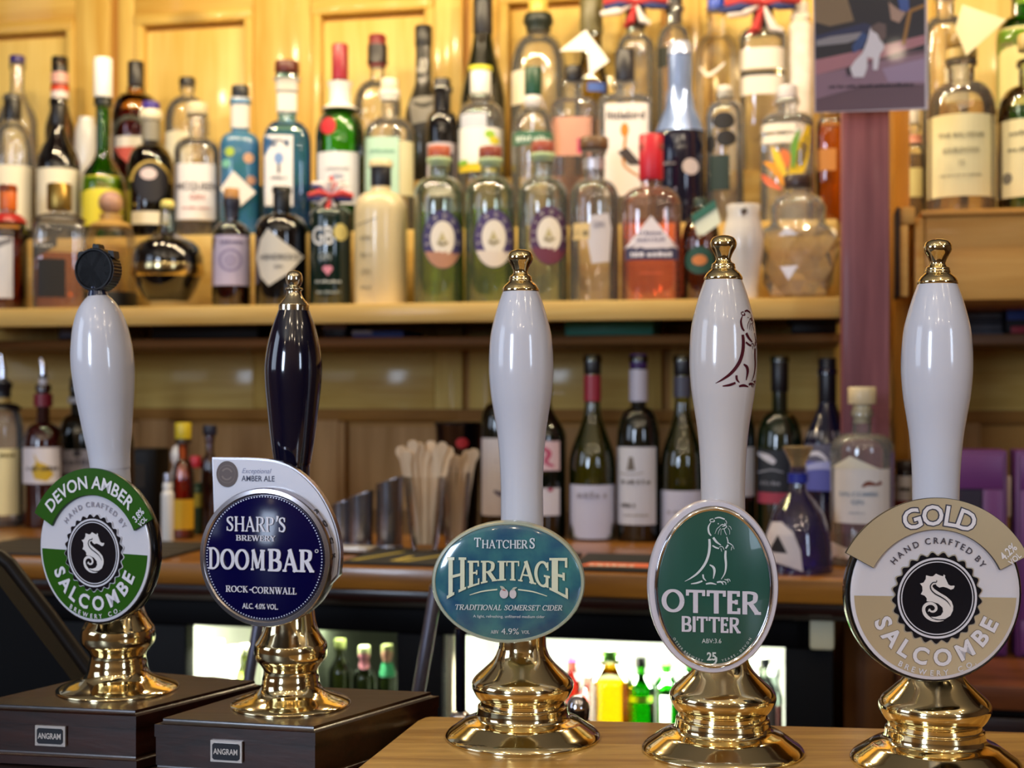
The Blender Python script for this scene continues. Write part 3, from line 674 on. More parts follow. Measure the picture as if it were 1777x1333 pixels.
def salcombe(th, cx, cy, Dc, psi, sc, col1, metal, word, abv, small_gap, roll=0.0, rough=.25):
    k = Dc / F * sc; T_ = .010
    body = eldisc('pump_clip', [(.93, -T_), (.985, -T_), (1, -T_ + .001), (1, -.0012), (.985, 0), (.95, 0)], 155, 155, mat('#08090c', .18, 0, .5), None, k)
    place_clip(body, th, cx, cy, Dc, psi, roll)
    L = lambda w: (lambda x, y, l: (x * k, -(w + l), y * k))
    whm = mat('#dedde6', .22, 0, .7); cm = mottled(col1, col1, 40, rough, .4, 'badge_metal', metal=metal) if metal else mat(col1, .25, 0, .6)
    eldisc('white_plate', [(1, 0.0), (1, .0010), (.985, .0014), (.90, .0010)], 149, 149, whm, body, k)
    fc = Art(); P = [(143 * math.cos(math.radians(a)), 143 * math.sin(math.radians(a))) for a in [182 + i * 176 / 50 for i in range(51)]]
    fc.poly(P)
    bake('lower_field', fc, L(.0012), cm, body, .0004)
    # toothed emblem
    ex, ey = 2, -7
    gear = []
    for i in range(200):
        a = 2 * PI * i / 200; gear.append((ex + (76 + 3.2 * math.cos(25 * a + PI / 2)) * math.cos(a), ey + (76 + 3.2 * math.cos(25 * a + PI / 2)) * math.sin(a)))
    go = [(ex + (x - ex) * 1.03, ey + (y - ey) * 1.03) for x, y in gear]
    bake('emblem_edge', Art().fan(go, (ex, ey), 1), L(.0016), whm if not metal else mat('#cfc6b4', .25, .4), body, .0002)
    bake('toothed_emblem', Art().fan(gear, (ex, ey), 1), L(.0018), mat('#0c0f1a', .2, 0, .6), body, .0006)
    rg = Art().arc(ex, ey, 66.3, 70, 0, 360, 90).arc(ex, ey, 61.8, 63.6, 0, 360, 90); bake('emblem_rings', rg, L(.0025), mat('#dcdce6', .3), body, .0002)
    W_, Dk = seahorse(None, ex, ey, 1.0)
    bake('seahorse', W_, L(.0025), mat('#e6e2e2', .3), body, .0002); bake('seahorse_line', Dk, L(.0028), mat('#0c0f1a', .3), body, .0001)
    # banner
    by = -14
    bn = Art().arc(0, by, 126, 180, 27.5, 152.5, 60); bo = Art().arc(0, by, 125.2, 180.8, 27.2, 152.8, 60)
    bake('banner', bo, L(.0010), mat('#2a2a2a' if metal else '#1c3a14', .3), body, .0018)
    bake('banner_face', bn, L(.0029), cm, body, .0003)
    lt = Art(); dk = Art()
    if metal:
        arcline(dk, word, 0, by, 134, 114.5, 64, 33, .06); arcline(lt, word, 0, by, 134, 114.5, 64, 33, .018)
        bake('letter_outline', dk, L(.0033), mat('#3a3a4c', .3), body, .0001)
    else:
        arcline(lt, word, 0, by, 139, 143, 45, 25, .018)
    bake('banner_lettering', lt, L(.0035), mat('#ecebf2', .3), body, .0002)
    ab = Art(); it = text(abv, 13, .02)[0]
    c_ = math.radians(32)
    for row, (s_, hh) in enumerate(((abv, 14), ('VOL', 10))):
        t_ = Art(); line(t_, s_, 0, 3 - 15 * row, hh, .02, width=32 if row == 0 else 24)
        ab.add(t_, lambda x, y: (155 * math.cos(c_) + x * .72 - y * .69, by + 155 * math.sin(c_) + y * .72 + x * .69))
    bake('strength_lettering', ab, L(.0035), mat('#e6e6f0' if not metal else '#f0eef2', .3), body, .0001)
    sm = Art(); arcline(sm, 'HAND CRAFTED BY', 2, -7, 94, 145, 33, 10.5, .012); bake('small_lettering', sm, L(.0016), mat('#45404e' if metal else '#9a96a4', .4), body, .0001)
    bt = Art(); arcline(bt, 'SALCOMBE', 2, -7, 117, 199, 341, 27.5, .03, True)
    if metal:
        b2 = Art(); arcline(b2, 'SALCOMBE', 2, -7, 117, 199, 341, 27.5, .055, True); bake('letter_outline', b2, L(.0017), mat('#8c7c66', .4), body, .0001)
    arcline(bt, 'BREWERY  CO.', 2, -7, 134.5, 239, 303, 9, .012, True)
    bake('lower_lettering', bt, L(.0019), mat('#e4e3ec', .3), body, .0003)
    return body
# --- 1: round green badge (far left)
HD = [(33, 195), (33, 360), (34, 385), (36, 412), (41, 445), (45.5, 480), (50, 515), (53, 552), (53, 578), (51, 600), (46, 630), (38, 655), (28, 672), (17, 684)]
th, k, h, hb_, Y = pump('white-handled beer pump with green and white round badge and black cap', 205, 1196, CZ - .222, 1.0, -4.2, 'A', CERAM, hprof=HD, fin=False)
PUMP_GREEN = th
f = lathe('ferrule', [(r * k, (hh - 200) * k) for r, hh in ((17.5, 683), (17, 686), (13, 700), (11.5, 710), (11.5, 716))], mat('#1a2748', .15, .3, .8), th, 40); f.location = (0, 0, hb_); f.rotation_euler = h.rotation_euler
# ribbed flat black cap, standing on edge
cp = Art(); P = []
for i in range(180):
    a = 2 * PI * i / 180; r = 37.5 + .5 * math.cos(40 * a)
    P.append((r * math.cos(a), r * math.sin(a) * 1.0))
cp.fan(P, (0, 0), 1)
cap = bake('round_cap', cp, lambda x, y, l: (x * k, -l, y * k), mat('#050508', .3), th, .012)
cl = Art().poly([(-6, 35), (7, 35), (6, 42), (3.5, 45), (2, 43.5), (-1, 44), (-4, 46), (-6, 42)]).poly([(-36, 22), (-24, 27), (-24, 33), (-33, 32)]).poly([(36, 20), (24, 27), (24, 33), (34, 32)])
cl2 = bake('cap_lugs', cl, lambda x, y, l: (x * k, -.002 - l, y * k), mat('#050508', .3), cap, .008)
cr_ = eldisc('cap_rim', [(.86, 0), (.9, .0015), (.96, .0015), (1, 0)], 37, 37, mat('#101016', .25), cap, k); cr_.location = (0, -.012, 0)
cap.location = at(174, 469, Y) - th.location + Vector((0, .006, 0)); cap.rotation_euler = (0, 0, -.25)
salcombe(th, 165, 953, Y - .045, 27, .845, '#245c0c', 0, 'DEVON AMBER', '3.8%', 1)
# --- 2: navy badge
HN = [(30, 195), (30, 395), (32, 420), (36, 445), (40.5, 480), (45, 520), (48.5, 552), (50, 580), (48.5, 602), (44, 628), (37, 655), (27, 683)]
th, k, h, hb_, Y = pump('navy-handled beer pump with round navy and pewter badge', 505, 1222, CZ - .222, 1.0, .6, 'A', NAVYC, hprof=HN, fin=False)
PUMP_NAVY = th
FA = [(26.5, 682), (26.5, 692), (25.5, 694), (23, 697), (18, 703), (14, 709), (12.5, 714), (12.5, 717), (15, 719), (15, 721), (12, 722.5), (9, 724), (12, 727), (14.3, 734), (14.5, 739), (13, 746), (8, 751), (0, 753)]
f = lathe('finial', [(r * k, (hh - 200) * k) for r, hh in smooth_prof(FA, 3)], PALEBRASS, th, 40, ang=50); f.location = (0, 0, hb_); f.rotation_euler = h.rotation_euler
Dc = Y - .045; k = Dc / F
T_ = 46 * k
body = eldisc('pump_clip', [(.9, -T_), (.97, -T_), (1.0, -T_ + .001), (1, -.0015), (.985, 0), (.93, .0006), (.905, -.0004), (.9, -.001)], 121, 121, PEWTER, None, k, 96)
place_clip(body, th, 458, 968, Dc, 12)
L = lambda w: (lambda x, y, l: (x * k, -(w + l), y * k))
eldisc('navy_face', [(1, -.001), (1, -.0005), (.99, -.0002)], 108.5, 108.5, mat('#06043e', .14, 0, 0, spec=.25), body, k)
bd = Art()
for i in range(130):
    a = 2 * PI * i / 130; bd.disc(106 * math.cos(a), 106 * math.sin(a), 1.2, n=8, rings=1)
bake('beaded_rim', bd, L(-.0001), mat('#c9c9dc', .3, .5), body, .0003)
lt = Art()
line(lt, 'SHARP', -24, 45, 26, font='serif', width=90, T=.15, t=.07, s=.05); line(lt, 'S', 35, 45, 26, font='serif', T=.17, t=.08, s=.05, width=15)
lt.stroke([(26, 73), (24, 63)], [4.5, 2], curve=False)
line(lt, 'BREWERY', -14, 29, 9.5, font='serif', width=74, T=.16, t=.08, s=.08)
line(lt, 'D', -91, -22, 38, font='serif', width=22, T=.19, t=.09, s=.06); line(lt, 'OOM', -37, -22, 36, font='serif', width=84, T=.2, t=.09, s=.05); line(lt, 'BAR', 51, -23, 39, font='serif', width=86, T=.21, t=.09, s=.06)
lt.arc(97, 14, 2.2, 3.2, 0, 360, 16)
line(lt, 'ROCK', -49, -61, 11, font='serif', width=42, T=.17, t=.08, s=.08); lt.rect(-26, -57, -21, -55); line(lt, 'CORNWALL', 20, -62, 11.5, font='serif', width=82, T=.17, t=.08, s=.08)
line(lt, 'ALC. 4.0% VOL.', -6, -89, 9, .01, font='sans', width=66)
bake('lettering', lt, L(-.0001), mat('#e2e0ea', .25, .2), body, .0009)
# side lettering on the drum
sd = Art(); line(sd, 'ROCK', 0, 0, 14, .0, sp=2.2, width=110)
def drum(x, y, l):
    a = math.radians(23) - x / 121; r = (121.3 + l * 0) * k + l; return (r * math.cos(a), -(-T_ + (20 - (y)) * k + .006), r * math.sin(a))
bake('side_lettering', sd, lambda x, y, l: drum(x + 10, y, l), mat('#3c383c', .5), body, .0004)
# back plate with pointed corner
P = [(-108, 172)] + catmull([(-40, 172), (10, 168), (50, 152), (85, 122), (108, 88), (124, 50), (131, 10), (128, -30)], 4) + [(100, -60), (0, -60), (-100, 20), (-104, 60)]
bp1 = bake('back_plate', Art().poly(P), lambda x, y, l: (x * k, T_ - .008 - l + .006, y * k), PEWTER, body, .006)
P2 = [((x + 0) * .975, y * .975 + 1) for x, y in P]
bake('white_panel', Art().poly(P2), lambda x, y, l: (x * k, T_ - .0085 - l, y * k), mat('#dddfee', .3, 0, .5), body, .0005)
gx = lambda w: (lambda x, y, l: (x * k, T_ - .009 - w - l, y * k))
bake('brown_medallion', Art().disc(-78, 143, 20, 23), gx(.0002), mat('#5a4a46', .45), body, .0004)
a = Art().arc(-78, 143, 15.2, 16, 0, 360, 48).arc(-78, 143, 8, 11, 20, 150, 12).arc(-78, 143, 8, 11, 200, 330, 12); bake('medallion_print', a, gx(.0007), mat('#7d6e68', .5), body)
a = Art(); line(a, 'AMBER ALE', -20, 131, 9.5, .01, width=62); bake('panel_lettering', a, gx(.0002), mat('#2c2f52', .4), body)
a = Art(); line(a, 'Exceptional', -24, 145, 8.5, .0, width=54, skew=.35); bake('script_lettering', a, gx(.0002), mat('#8a90b4', .4), body)
# --- 3: oval cider badge
th, k, h, hb_, Y = pump('white-handled beer pump with oval teal cider badge', 907, 1278, ZBAR, 1.0, -.35)
Dc = Y - .042; k = Dc / F
body = eldisc('pump_clip', [(.9, -.012), (.97, -.012), (1, -.011), (1, -.002), (.985, 0), (.955, .0003), (.945, -.0006)], 133.5, 106, mat('#a9b3a0', .3, 0, .4), None, k, 96)
place_clip(body, th, 881.5, 1011, Dc, 3)
RX, RY = 127, 99.5
def dome(w): 
    def f(x, y, l):
        q = max(0.0, 1 - (x / RX) ** 2 - (y / RY) ** 2); return (x * k, -(.0028 * (1 - (1 - q) ** 3) + w + l), y * k)
    return f
V_ = [(math.sin(PI / 2 * t), .0028 * (1 - (math.sin(PI / 2 * t)) ** 6) - .0005) for t in [1 - i / 16 for i in range(17)]]
eldisc('domed_face', [(1, -.001)] + V_[:-1] + [(.001, .0023)], RX, RY, mottled('#1f5478', '#468888', 45, .14, .9, 'cider_teal'), body, k, 96, 80)
lt = Art(); line(lt, 'T', -52, 62, 16, font='serif', width=13, T=.17, t=.1, s=.03); line(lt, 'HATCHER', -4.5, 60, 14.5, font='serif', width=80, T=.17, t=.08, s=.03); line(lt, 'S', 43, 60, 18, font='serif', width=11, T=.18, t=.1, s=.03)
bake('maker_lettering', lt, dome(.0003), mat('#d8e4ee', .3), body, .0002)
lt = Art()
base = lambda x: 5 - 30 * (abs(x) / 100) ** 2.0
for ch, x0, x1, top in (('H', -106, -72, 44), ('E', -69.5, -49, 38.5), ('R', -46.5, -18, 38.5), ('I', -17.5, -3, 38.5), ('T', -2.5, 20, 38.5), ('A', 18, 49, 38.5), ('G', 46, 73, 38.5), ('E', 72, 104, 44)):
    g, w = serif(ch, T=.2 if ch in 'HEI' else .18, t=.075, s=.075); b0, b1, b2, b3 = g.bounds()
    sub = Art()
    for q in g.F:      # refine strokes so that the arched foot line stays smooth
        sub.add(type('Q', (), dict(V=[g.V[i] for i in q], F=[tuple(range(len(q)))])))
    lt.add(sub, lambda u, v, x0=x0, x1=x1, top=top, b0=b0, b2=b2: (x0 + (u - b0) / (b2 - b0) * (x1 - x0), base(x0 + (u - b0) / (b2 - b0) * (x1 - x0)) + (top - base(x0 + (u - b0) / (b2 - b0) * (x1 - x0))) * v))
bake('main_lettering', lt, dome(.0004), mat('#dfe6cc', .3), body, .0003)
ln = Art(); ln.stroke([(-66, -21), (-44, -14.5), (-18, -11)], [1.2, 2.2, 2.4]).stroke([(18, -11), (44, -14.5), (68, -22)], [2.4, 2.2, 1.2])
bake('curved_rules', ln, dome(.0003), mat('#dfe6cc', .3), body, .0001)
ap = Art().disc(-6.5, -18, 7.5, 8.5, 20).disc(9, -18.5, 6, 8, 20); bake('apples', ap, dome(.0004), mat('#d6cfd4', .4), body, .0003)
ap = Art().stroke([(-13, -5), (-9, -8), (-4, -11)], [1, 5, 1]).stroke([(16, -7), (11, -9), (7, -12)], [1, 4, 1]); bake('apple_leaves', ap, dome(.0008), mat('#b9c2b4', .4), body, .0001)
bake('apple_stalks', Art().stroke([(-9, -11), (-4, -12.5)], 1.6), dome(.0009), mat('#b04a3c', .4), body, .0001)
lt = Art(); line(lt, 'TRADITIONAL SOMERSET CIDER', 1, -47, 9.3, font='serif', width=187, skew=.2, T=.16, t=.09, s=.05)
line(lt, 'A light, refreshing, unfiltered medium cider', 2, -60, 4.6, .0, width=124); line(lt, 'ABV', -22.5, -88, 6, font='serif', width=14); line(lt, '4.9%', 4, -89, 10.5, .0, width=31); line(lt, 'VOL', 31, -88, 6, font='serif', width=14)
bake('small_lettering', lt, dome(.0003), mat('#d3dfe4', .3), body, .0001)
# --- 4: oval green otter badge
OT = [([(600, 250), (560, 330), (570, 420), (605, 470)], [10, 26, 30, 20]), ([(665, 185), (740, 170), (830, 200)], [16, 22, 22]), ([(640, 190), (588, 205), (600, 238), (655, 235), (650, 205)], [12, 12, 12, 18, 14]),
      ([(840, 215), (860, 250), (852, 290)], [10, 10, 6]), ([(722, 262), (722, 282)], [16, 16]), ([(750, 310), (790, 285), (840, 300), (862, 320), (830, 350), (785, 362)], [10, 14, 12, 14, 12, 10]), ([(790, 318), (835, 300), (830, 260)], [12, 16, 12]),
      ([(750, 315), (700, 360), (668, 440)], [9, 9, 5]), ([(760, 345), (730, 400), (722, 450)], [8, 8, 5]), ([(770, 360), (765, 460)], [6, 5]), ([(820, 360), (835, 410), (862, 462)], [12, 12, 8]), ([(880, 340), (910, 390), (910, 450)], [8, 8, 6]), ([(895, 310), (925, 330), (942, 372)], [8, 8, 6]),
      ([(640, 500), (690, 570), (768, 628)], [38, 34, 14]), ([(626, 632), (680, 665), (735, 682)], [22, 26, 20]), ([(735, 660), (790, 650), (820, 705)], [8, 12, 8]), ([(765, 680), (780, 732)], [10, 8]),
      ([(575, 525), (580, 640), (560, 790), (500, 940), (390, 1080), (270, 1170), (170, 1225)], [36, 42, 42, 40, 34, 22, 5]), ([(862, 490), (882, 560), (880, 600)], [14, 18, 14]), ([(880, 580), (930, 610), (968, 640)], [14, 16, 10]), ([(965, 640), (985, 692)], [10, 8]), ([(950, 650), (935, 712)], [10, 8]),
      ([(885, 620), (845, 682)], [30, 24]), ([(845, 715), (840, 820), (850, 960), (830, 1090), (770, 1190)], [32, 38, 34, 22, 10]), ([(580, 950), (640, 990), (660, 1060), (640, 1180)], [16, 38, 38, 12]), ([(470, 1110), (480, 1170), (522, 1215)], [26, 26, 10]),
      ([(272, 1265), (370, 1250), (460, 1218)], [12, 28, 26]), ([(518, 1268), (600, 1255), (692, 1275)], [22, 30, 12]), ([(700, 1240), (770, 1232), (805, 1280)], [26, 28, 12]), ([(790, 1225), (840, 1240), (850, 1280)], [14, 16, 10]), ([(825, 1192), (880, 1210), (882, 1248)], [12, 14, 8]), ([(862, 1190), (905, 1192), (920, 1228)], [10, 12, 8])]
def otter(f, fat=1.0):
    a = Art()
    for P, w in OT: a.stroke(P, [q * fat for q in w], 5)
    b = Art(); b.add(a, f); return b
th, k, h, hb_, Y = pump('white-handled beer pump with oval green otter badge and red otter outline', 1254, 1302, ZBAR, 1.022, 0.1, handle=CREAMC)
st = [(r, 200 + (hh - 200) * 1.022) for r, hh in HAND_T]; spr = smooth_prof(st, 5)
def on_handle(x, y, l):           # x = arc length px, y = height px above the base
    q = Y / F / k; r = interp(spr, y * q) * k + .00025; a = math.radians(-21.6) + x / 57.0; return (r * math.sin(a), -r * math.cos(a), y * q * k - hb_)
ao = otter(lambda x, y: ((x - 170) / 9.525 * 1.125, 1302 - (520 + 165 / 7.84 + (y - 170) / 9.525 * 1.125)), 1.25)
hk = (1302 - 680) and 1.0
eo = bake('otter_drawing', ao, on_handle, mat('#4c0418', .45, spec=.3), h)
Dc = Y - .042; k = Dc / F
body = eldisc('pump_clip', [(.9, -.010), (.97, -.010), (1, -.009), (1, -.002), (.98, 0), (.90, .0004)], 113.5, 151, mat('#d9d6e2', .25, 0, .6), None, k, 96)
place_clip(body, th, 1238.5, 1019, Dc, 0)
eldisc('chrome_rim', [(1, .0003), (.985, .0016), (.965, .0020), (.945, .0016), (.93, .0006), (.9, .0004)], 103.5, 141.5, CHROME, body, k, 96)
eldisc('green_face', [(1, .0004), (1, .0009), (.99, .0011)], 96.5, 134.5, mottled('#1c4e42', '#285e54', 30, .3, .35, 'otter_green', (1, 1, .15)), body, k, 96)
L = lambda w: (lambda x, y, l: (x * k, -(w + l), y * k))
a = otter(lambda x, y: (1170 + x / 9.525 - 1238.5, -(880 + y / 9.525 - 1019))); bake('otter_drawing', a, L(.0013), mat('#d9e2e8', .3), body, .0001)
lt = Art(); line(lt, 'OTTER', -3, -45, 40, font='serif', width=172, T=.19, t=.12, s=.0, slope=-.03); line(lt, 'BITTER', -4.5, -78, 27, font='serif', width=103, T=.2, t=.12, s=.0, slope=-.03)
bake('main_lettering', lt, L(.0013), mat('#d8d6e4', .3), body, .0004)
lt = Art(); line(lt, 'ABV:3.6', -4, -96.5, 7.5, .0, width=34); line(lt, '25', -4, -126, 13, .03, width=17); lt.stroke([(4, -121), (2, -131), (-14, -139)], [3, 3, .6])
arcline(lt, 'OTTER BREWERY', -3, -55, 76, 205, 258, 4.2, 0, True); arcline(lt, 'YEARS - DEVON', -3, -55, 76, 282, 335, 4.2, 0, True)
bake('small_lettering', lt, L(.0013), mat('#d4dcdc', .3), body, .0001)
# --- 5: round gold badge (right)
th, k, h, hb_, Y = pump('white-handled beer pump with round gold and white badge at the right', 1622, 1322, ZBAR, 1.0, .45)
salcombe(th, 1622, 1030, Y - .045, -3, 1.0, '#d4c19c', .5, 'GOLD', '4.2%', 1, 1.2, .34)
# ------------------------------------------------------------------ bottles
CLEAR = glass('#fbfcfa', .72, milk=.07); CLEARW = glass('#fcf8ec', .7, milk=.06); GREENG = glass('#8cd044', .4); DKGREEN = glass('#3a5a22', .2); OLIVE = glass('#b4bc54', .4)
BROWN = glass('#8a3c14', .3); AMBERG = glass('#d99a48', .4); BLUEG = glass('#74c0f8', .6, milk=.06); PINKG = glass('#ffd4c0', .7, milk=.06); PALEGR = glass('#eaf6d4', .6, milk=.05)
def liquid(c): return glass(c, .8, .0, .1, 'liquid', .06)
BLKG = mat('#0b0a0c', .08, 0, .8); NAVYG = mat('#10132c', .10, 0, .8); DWINE = mat('#0b100a', .08, 0, .8); CREAMG = mat('#dccba0', .25, 0, .4); FROST = glass('#fbf3e2', .7, .6, .35)
WHITEG = mat('#ece9e4', .2, 0, .5); DGREENS = mat('#0d2420', .1, 0, .8); DRED = mat('#2c0608', .08, 0, .8); DKBROWN = mat('#2a1008', .08, 0, .8)
LAB = '#f1ece0'; CRM = '#efe2b8'
def labm(c): return mat(c, .65)
GR = {'F': 'spirit bottles in the front row of the shelf', 'T': 'spirit bottles on the middle step of the shelf', 'U': 'tall bottles on the back step of the shelf', 'C': 'bottles standing on the back counter', 'R': 'whisky bottles on the crate shelf', 'G': 'drinks bottles inside the lit fridge'}
ROW = {'F': (2.16, Z1), 'T': (2.315, Z2), 'U': (2.475, Z3), 'C': (2.12, ZC), 'R': (2.13, ZR), 'G': (1.93, ZFS)}
def bot(label, x, row, top, sh0, sh1, hw, nw, g, cap=None, labs=(), prints=(), liq=None, p=2, flat=1.0, sh='round', Y0=None, yaw=0.0, extra=(), name='spirit_bottle', cat='bottle', prof=None, group=None, neck=(), lip=True, e=1.0, z=None, base=None):
    Yr, zb = ROW[row]; Yr = Y0 or Yr; zb = z if z is not None else zb
    Y = rowY(x, Yr); k = Y / F; yb = HY - (zb - CZ) / k
    X = (x - CX) * k
    th = thing(name, label, cat, (X, Y, zb + .0004), math.atan2(-X, Y) + yaw, group or GR[row])
    if prof: P = [(r, yb - y) for r, y in prof]
    else:
        h1, h0 = yb - sh1, yb - sh0
        P = [(hw * .86, 0), (hw * .96, hw * .03), (hw, hw * .12)]
        if sh == 'round':
            P += [(nw + (hw - nw) * math.cos(t * PI / 2) ** e, h1 + (h0 - h1) * math.sin(t * PI / 2) ** .9) for t in [i / 8 for i in range(8)]]
        else:
            P += [(nw + (hw - nw) * (.5 + .5 * math.cos(t * PI)), h1 + (h0 - h1) * t) for t in [i / 8 for i in range(9)]]
        P += [(nw, h0 + 1)]
        ht = yb - top
        if lip: P += [(nw, ht - 12), (nw * 1.22, ht - 11), (nw * 1.22, ht - 2.5), (nw * 1.1, ht)]
        else: P += [(nw, ht)]
    seg = 28
    gb = lathe('glass_body', [(r * k, h * k) for r, h in P], g, th, seg, p, flat, 45)
    maxr = max(r for r, h in P)
    def rad(h):
        for (r0, a), (r1, b) in zip(P, P[1:]):
            if a <= h <= b and b > a: return r0 + (r1 - r0) * (h - a) / (b - a)
        return P[-1][0] if h > P[-1][1] else P[0][0]
    if liq:
        col, yl = liq; hl = yb - yl
        Q = [(max(r * .93, .5), max(h, maxr * .07)) for r, h in P if h < hl] + [(rad(hl) * .93, hl)]
        lathe('liquid', [(r * k, h * k) for r, h in Q], liquid(col), th, seg, p, flat, 45)
    def surf(lift):
        def f(xx, y, l):
            h = yb - y; r = rad(h); q = min(abs(xx) / r, .985)
            return (sgn(xx) * q * r * k, -(flat * r * (1 - q ** p) ** (1 / p) * k + lift + l), h * k)
        return f
    for L_ in labs:           # (y0, y1, colour[, x0, x1])
        y0, y1, c = L_[:3]; x0, x1 = (L_[3], L_[4]) if len(L_) > 3 else (-maxr * .94, maxr * .94)
        a = Art(); n = 12
        for j in range(3): a.rect(x0, y0 + (y1 - y0) * j / 3, x1, y0 + (y1 - y0) * (j + 1) / 3, n)
        bake('paper_label', a, surf(.0006), labm(c), th)
    for kind, args, c in extra:    # disc / poly patches
        a = Art()
        if kind == 'disc': a.disc(*args, rings=5)
        elif kind == 'fan': a.fan(args, None, 6)
        elif kind == 'stroke': a.stroke(*args)
        elif kind == 'arc': a.arc(*args)
        if args: bake('print', a, surf(.0009 + .0003 * extra.index((kind, args, c))), labm(c), th)
    if prints:
        for (s_, y, hh, c, *r) in prints:
            a = Art(); w = r[0] if r else None; xo = r[1] if len(r) > 1 else 0
            (line(a, s_, 0, 0, hh, .015, width=w) if s_ in READABLE else scribble(a, 0, 0, hh, w, len(s_))); b = Art(); b.add(a, lambda u, v: (u + xo, y - v)); b.F = [tuple(reversed(q)) for q in b.F]
            bake('lettering', b, surf(.0016), labm(c), th)
    for (y0, y1, c, kk) in neck:   # coloured sleeves on the neck
        hs = [yb - y1 + (y1 - y0) * i / 4 for i in range(5)]
        lathe('neck_sleeve', [((rad(h) * kk) * k, h * k) for h in hs], c if not isinstance(c, str) else mat(c, .35), th, 24, p if kk < 1.3 else 2, flat if p > 2 else 1.0)
    if cap:
        y0, y1, r, c = cap[:4]; cm = c if not isinstance(c, str) else mat(c, .35)
        lathe('cap', [(r * .97 * k, (yb - y1) * k), (r * k, (yb - y1 + 1.5) * k), (r * k, (yb - y0 - 2) * k), (r * .93 * k, (yb - y0) * k)], cm, th, 24)
    return th, k, yb, surf
def bow(th, k, yb, y, s=1.0, nm='ribbon_bow'):
    """union-flag ribbon tied round the neck: looped red, white and blue strands"""
    rnd = random.Random(int(y * 7)); R, Wh, B = mat('#c43a3a', .6), mat('#efe6e4', .6), mat('#2a3570', .6)
    for i in range(12):
        a = PI * (i / 11) * 1.0 - .0; L = (30 + rnd.random() * 12) * s; c = (Wh, R, Wh, B)[i % 4]
        dx, dz = math.cos(a * 2 + .3 * i) * L, math.sin(a * 2 + .3 * i) * L * .85
        tube('strand', [(0, -16 * s * k, (yb - y) * k), (dx * .5 * k, -(20 + 3 * (i % 3)) * s * k, (yb - y + dz * .9) * k), (dx * k, -17 * s * k, (yb - y + dz) * k)], [1.5 * s * k, 5.0 * s * k, 3 * s * k], c, th, 8)
    for d in (-1, 1): tube('loop', [(0, -20 * s * k, (yb - y) * k), (d * 18 * s * k, -25 * s * k, (yb - y + 5) * k), (d * 36 * s * k, -20 * s * k, (yb - y + 1) * k)], [3 * s * k, 6.5 * s * k, 4 * s * k], R, th, 8)
def hangtag(th, k, yb, P, c, lift, m2=None):
    a = Art().poly([(x, yb - y) for x, y in P]); return bake('hang_tag', a, lambda x, y, l: (x * k, -lift - l, y * k), labm(c), th, .0008)
# ---- front row
bot('dark whisky bottle with orange foil top at the far left front', 14, 'F', 322, 372, 420, 34, 13, AMBERG, (322, 366, 15, '#d4681e'), [(415, 520, '#e9e4e0', -34, 8)], liq=('#7a3010', 400), extra=[('fan', [(-30, 428), (6, 415), (6, 424), (-30, 440)], '#8a8484')], neck=[(372, 388, '#b02020', 1.1)])
bot('square amber bourbon bottle with gold cap and black label', 103, 'F', 320, 372, 405, 44, 14, CLEARW, (320, 366, 21, mat('#9a7c3c', .3, .8)), [(452, 518, '#15100c', -36, 10)], liq=('#c27a3c', 440), p=4, flat=.6, Y0=2.125, extra=[('fan', [(-46, 430), (-4, 414), (-4, 430), (-46, 456)], '#4c4740')], prints=[('BOURBON', 432, 6, '#cfc8ba', 36, -28)], neck=[(372, 384, '#2a211a', 1.2)])
th, k, yb, _ = bot('cream frosted bottle with round wooden ball stopper', 192, 'F', 372, 385, 450, 44, 17, FROST, None, [], liq=('#f4e6c2', 430), Y0=2.198, lip=False, e=.8, neck=[(372, 395, mat('#b08a4a', .4), 1.1)])
lathe('ball_stopper', [(21 * math.sin(t) * k, (yb - 353 - 21 * math.cos(t)) * k) for t in [PI * i / 12 for i in range(13)]], wood('#c79a5c', '#8a6aa0', 0, .3, 1, .3, 0, 'ball'), th, 24)
lathe('black_base', [(45 * k, 2 * k), (45 * k, 32 * k), (44.3 * k, 33 * k)], mat('#14110f', .4), th, 28)
th, k, yb, _ = bot('round black and gold liqueur flask with glass neck', 291, 'F', 362, 412, 0, 62, 15, BLKG, None, [], prof=[(34, 524), (40, 518), (50, 500), (58, 482), (61.5, 462), (61, 446), (55, 430), (44, 420), (28, 413), (16, 408), (14, 404)])
lathe('glass_neck', [(15 * k, (yb - 408) * k), (14 * k, (yb - 385) * k), (13 * k, (yb - 366) * k), (14 * k, (yb - 362) * k)], glass('#f2f0c8', .5), th, 20)
lathe('gold_band', [(59.5 * k, (yb - 482) * k), (62.6 * k, (yb - 478) * k), (63 * k, (yb - 464) * k), (62.2 * k, (yb - 460) * k)], mat('#c9b684', .15, 1), th, 32)
lathe('yellow_cap', [(9 * k, (yb - 364) * k), (12 * k, (yb - 360) * k), (12 * k, (yb - 352) * k), (8 * k, (yb - 348) * k)], mat('#e8d878', .3), th, 20)
bot('brown apothecary bottle with cork and lilac label', 402, 'F', 345, 386, 420, 34, 11, BROWN, (328, 346, 13, '#c08a4c'), [(412, 498, '#b9b0cc', -34 * .96, 30)], liq=('#6a2a10', 402), neck=[(345, 380, '#1c1a2c', 1.15)], extra=[('arc', (-2, 455, 16, 20, 0, 360, 40), '#8a80a8'), ('disc', (-2, 455, 11), '#9e95b6')], prints=[('DISTILLED', 426, 6, '#6a6288', 40)])
th, k, yb, sf = bot('squat black bottle with white diamond label', 489, 'F', 325, 372, 405, 46, 14, BLKG, (325, 368, 15, '#0c0b0d'), [], extra=[('fan', [(-24, 402), (2, 424), (38, 448), (12, 478), (-22, 500), (-36, 484), (-43, 450), (-36, 420)], '#cfccc4')], prints=[("HENDRICK'S", 455, 9, '#4a4a50', 64, -5), ('GIN', 470, 6, '#6a6a70', 16, -6)])
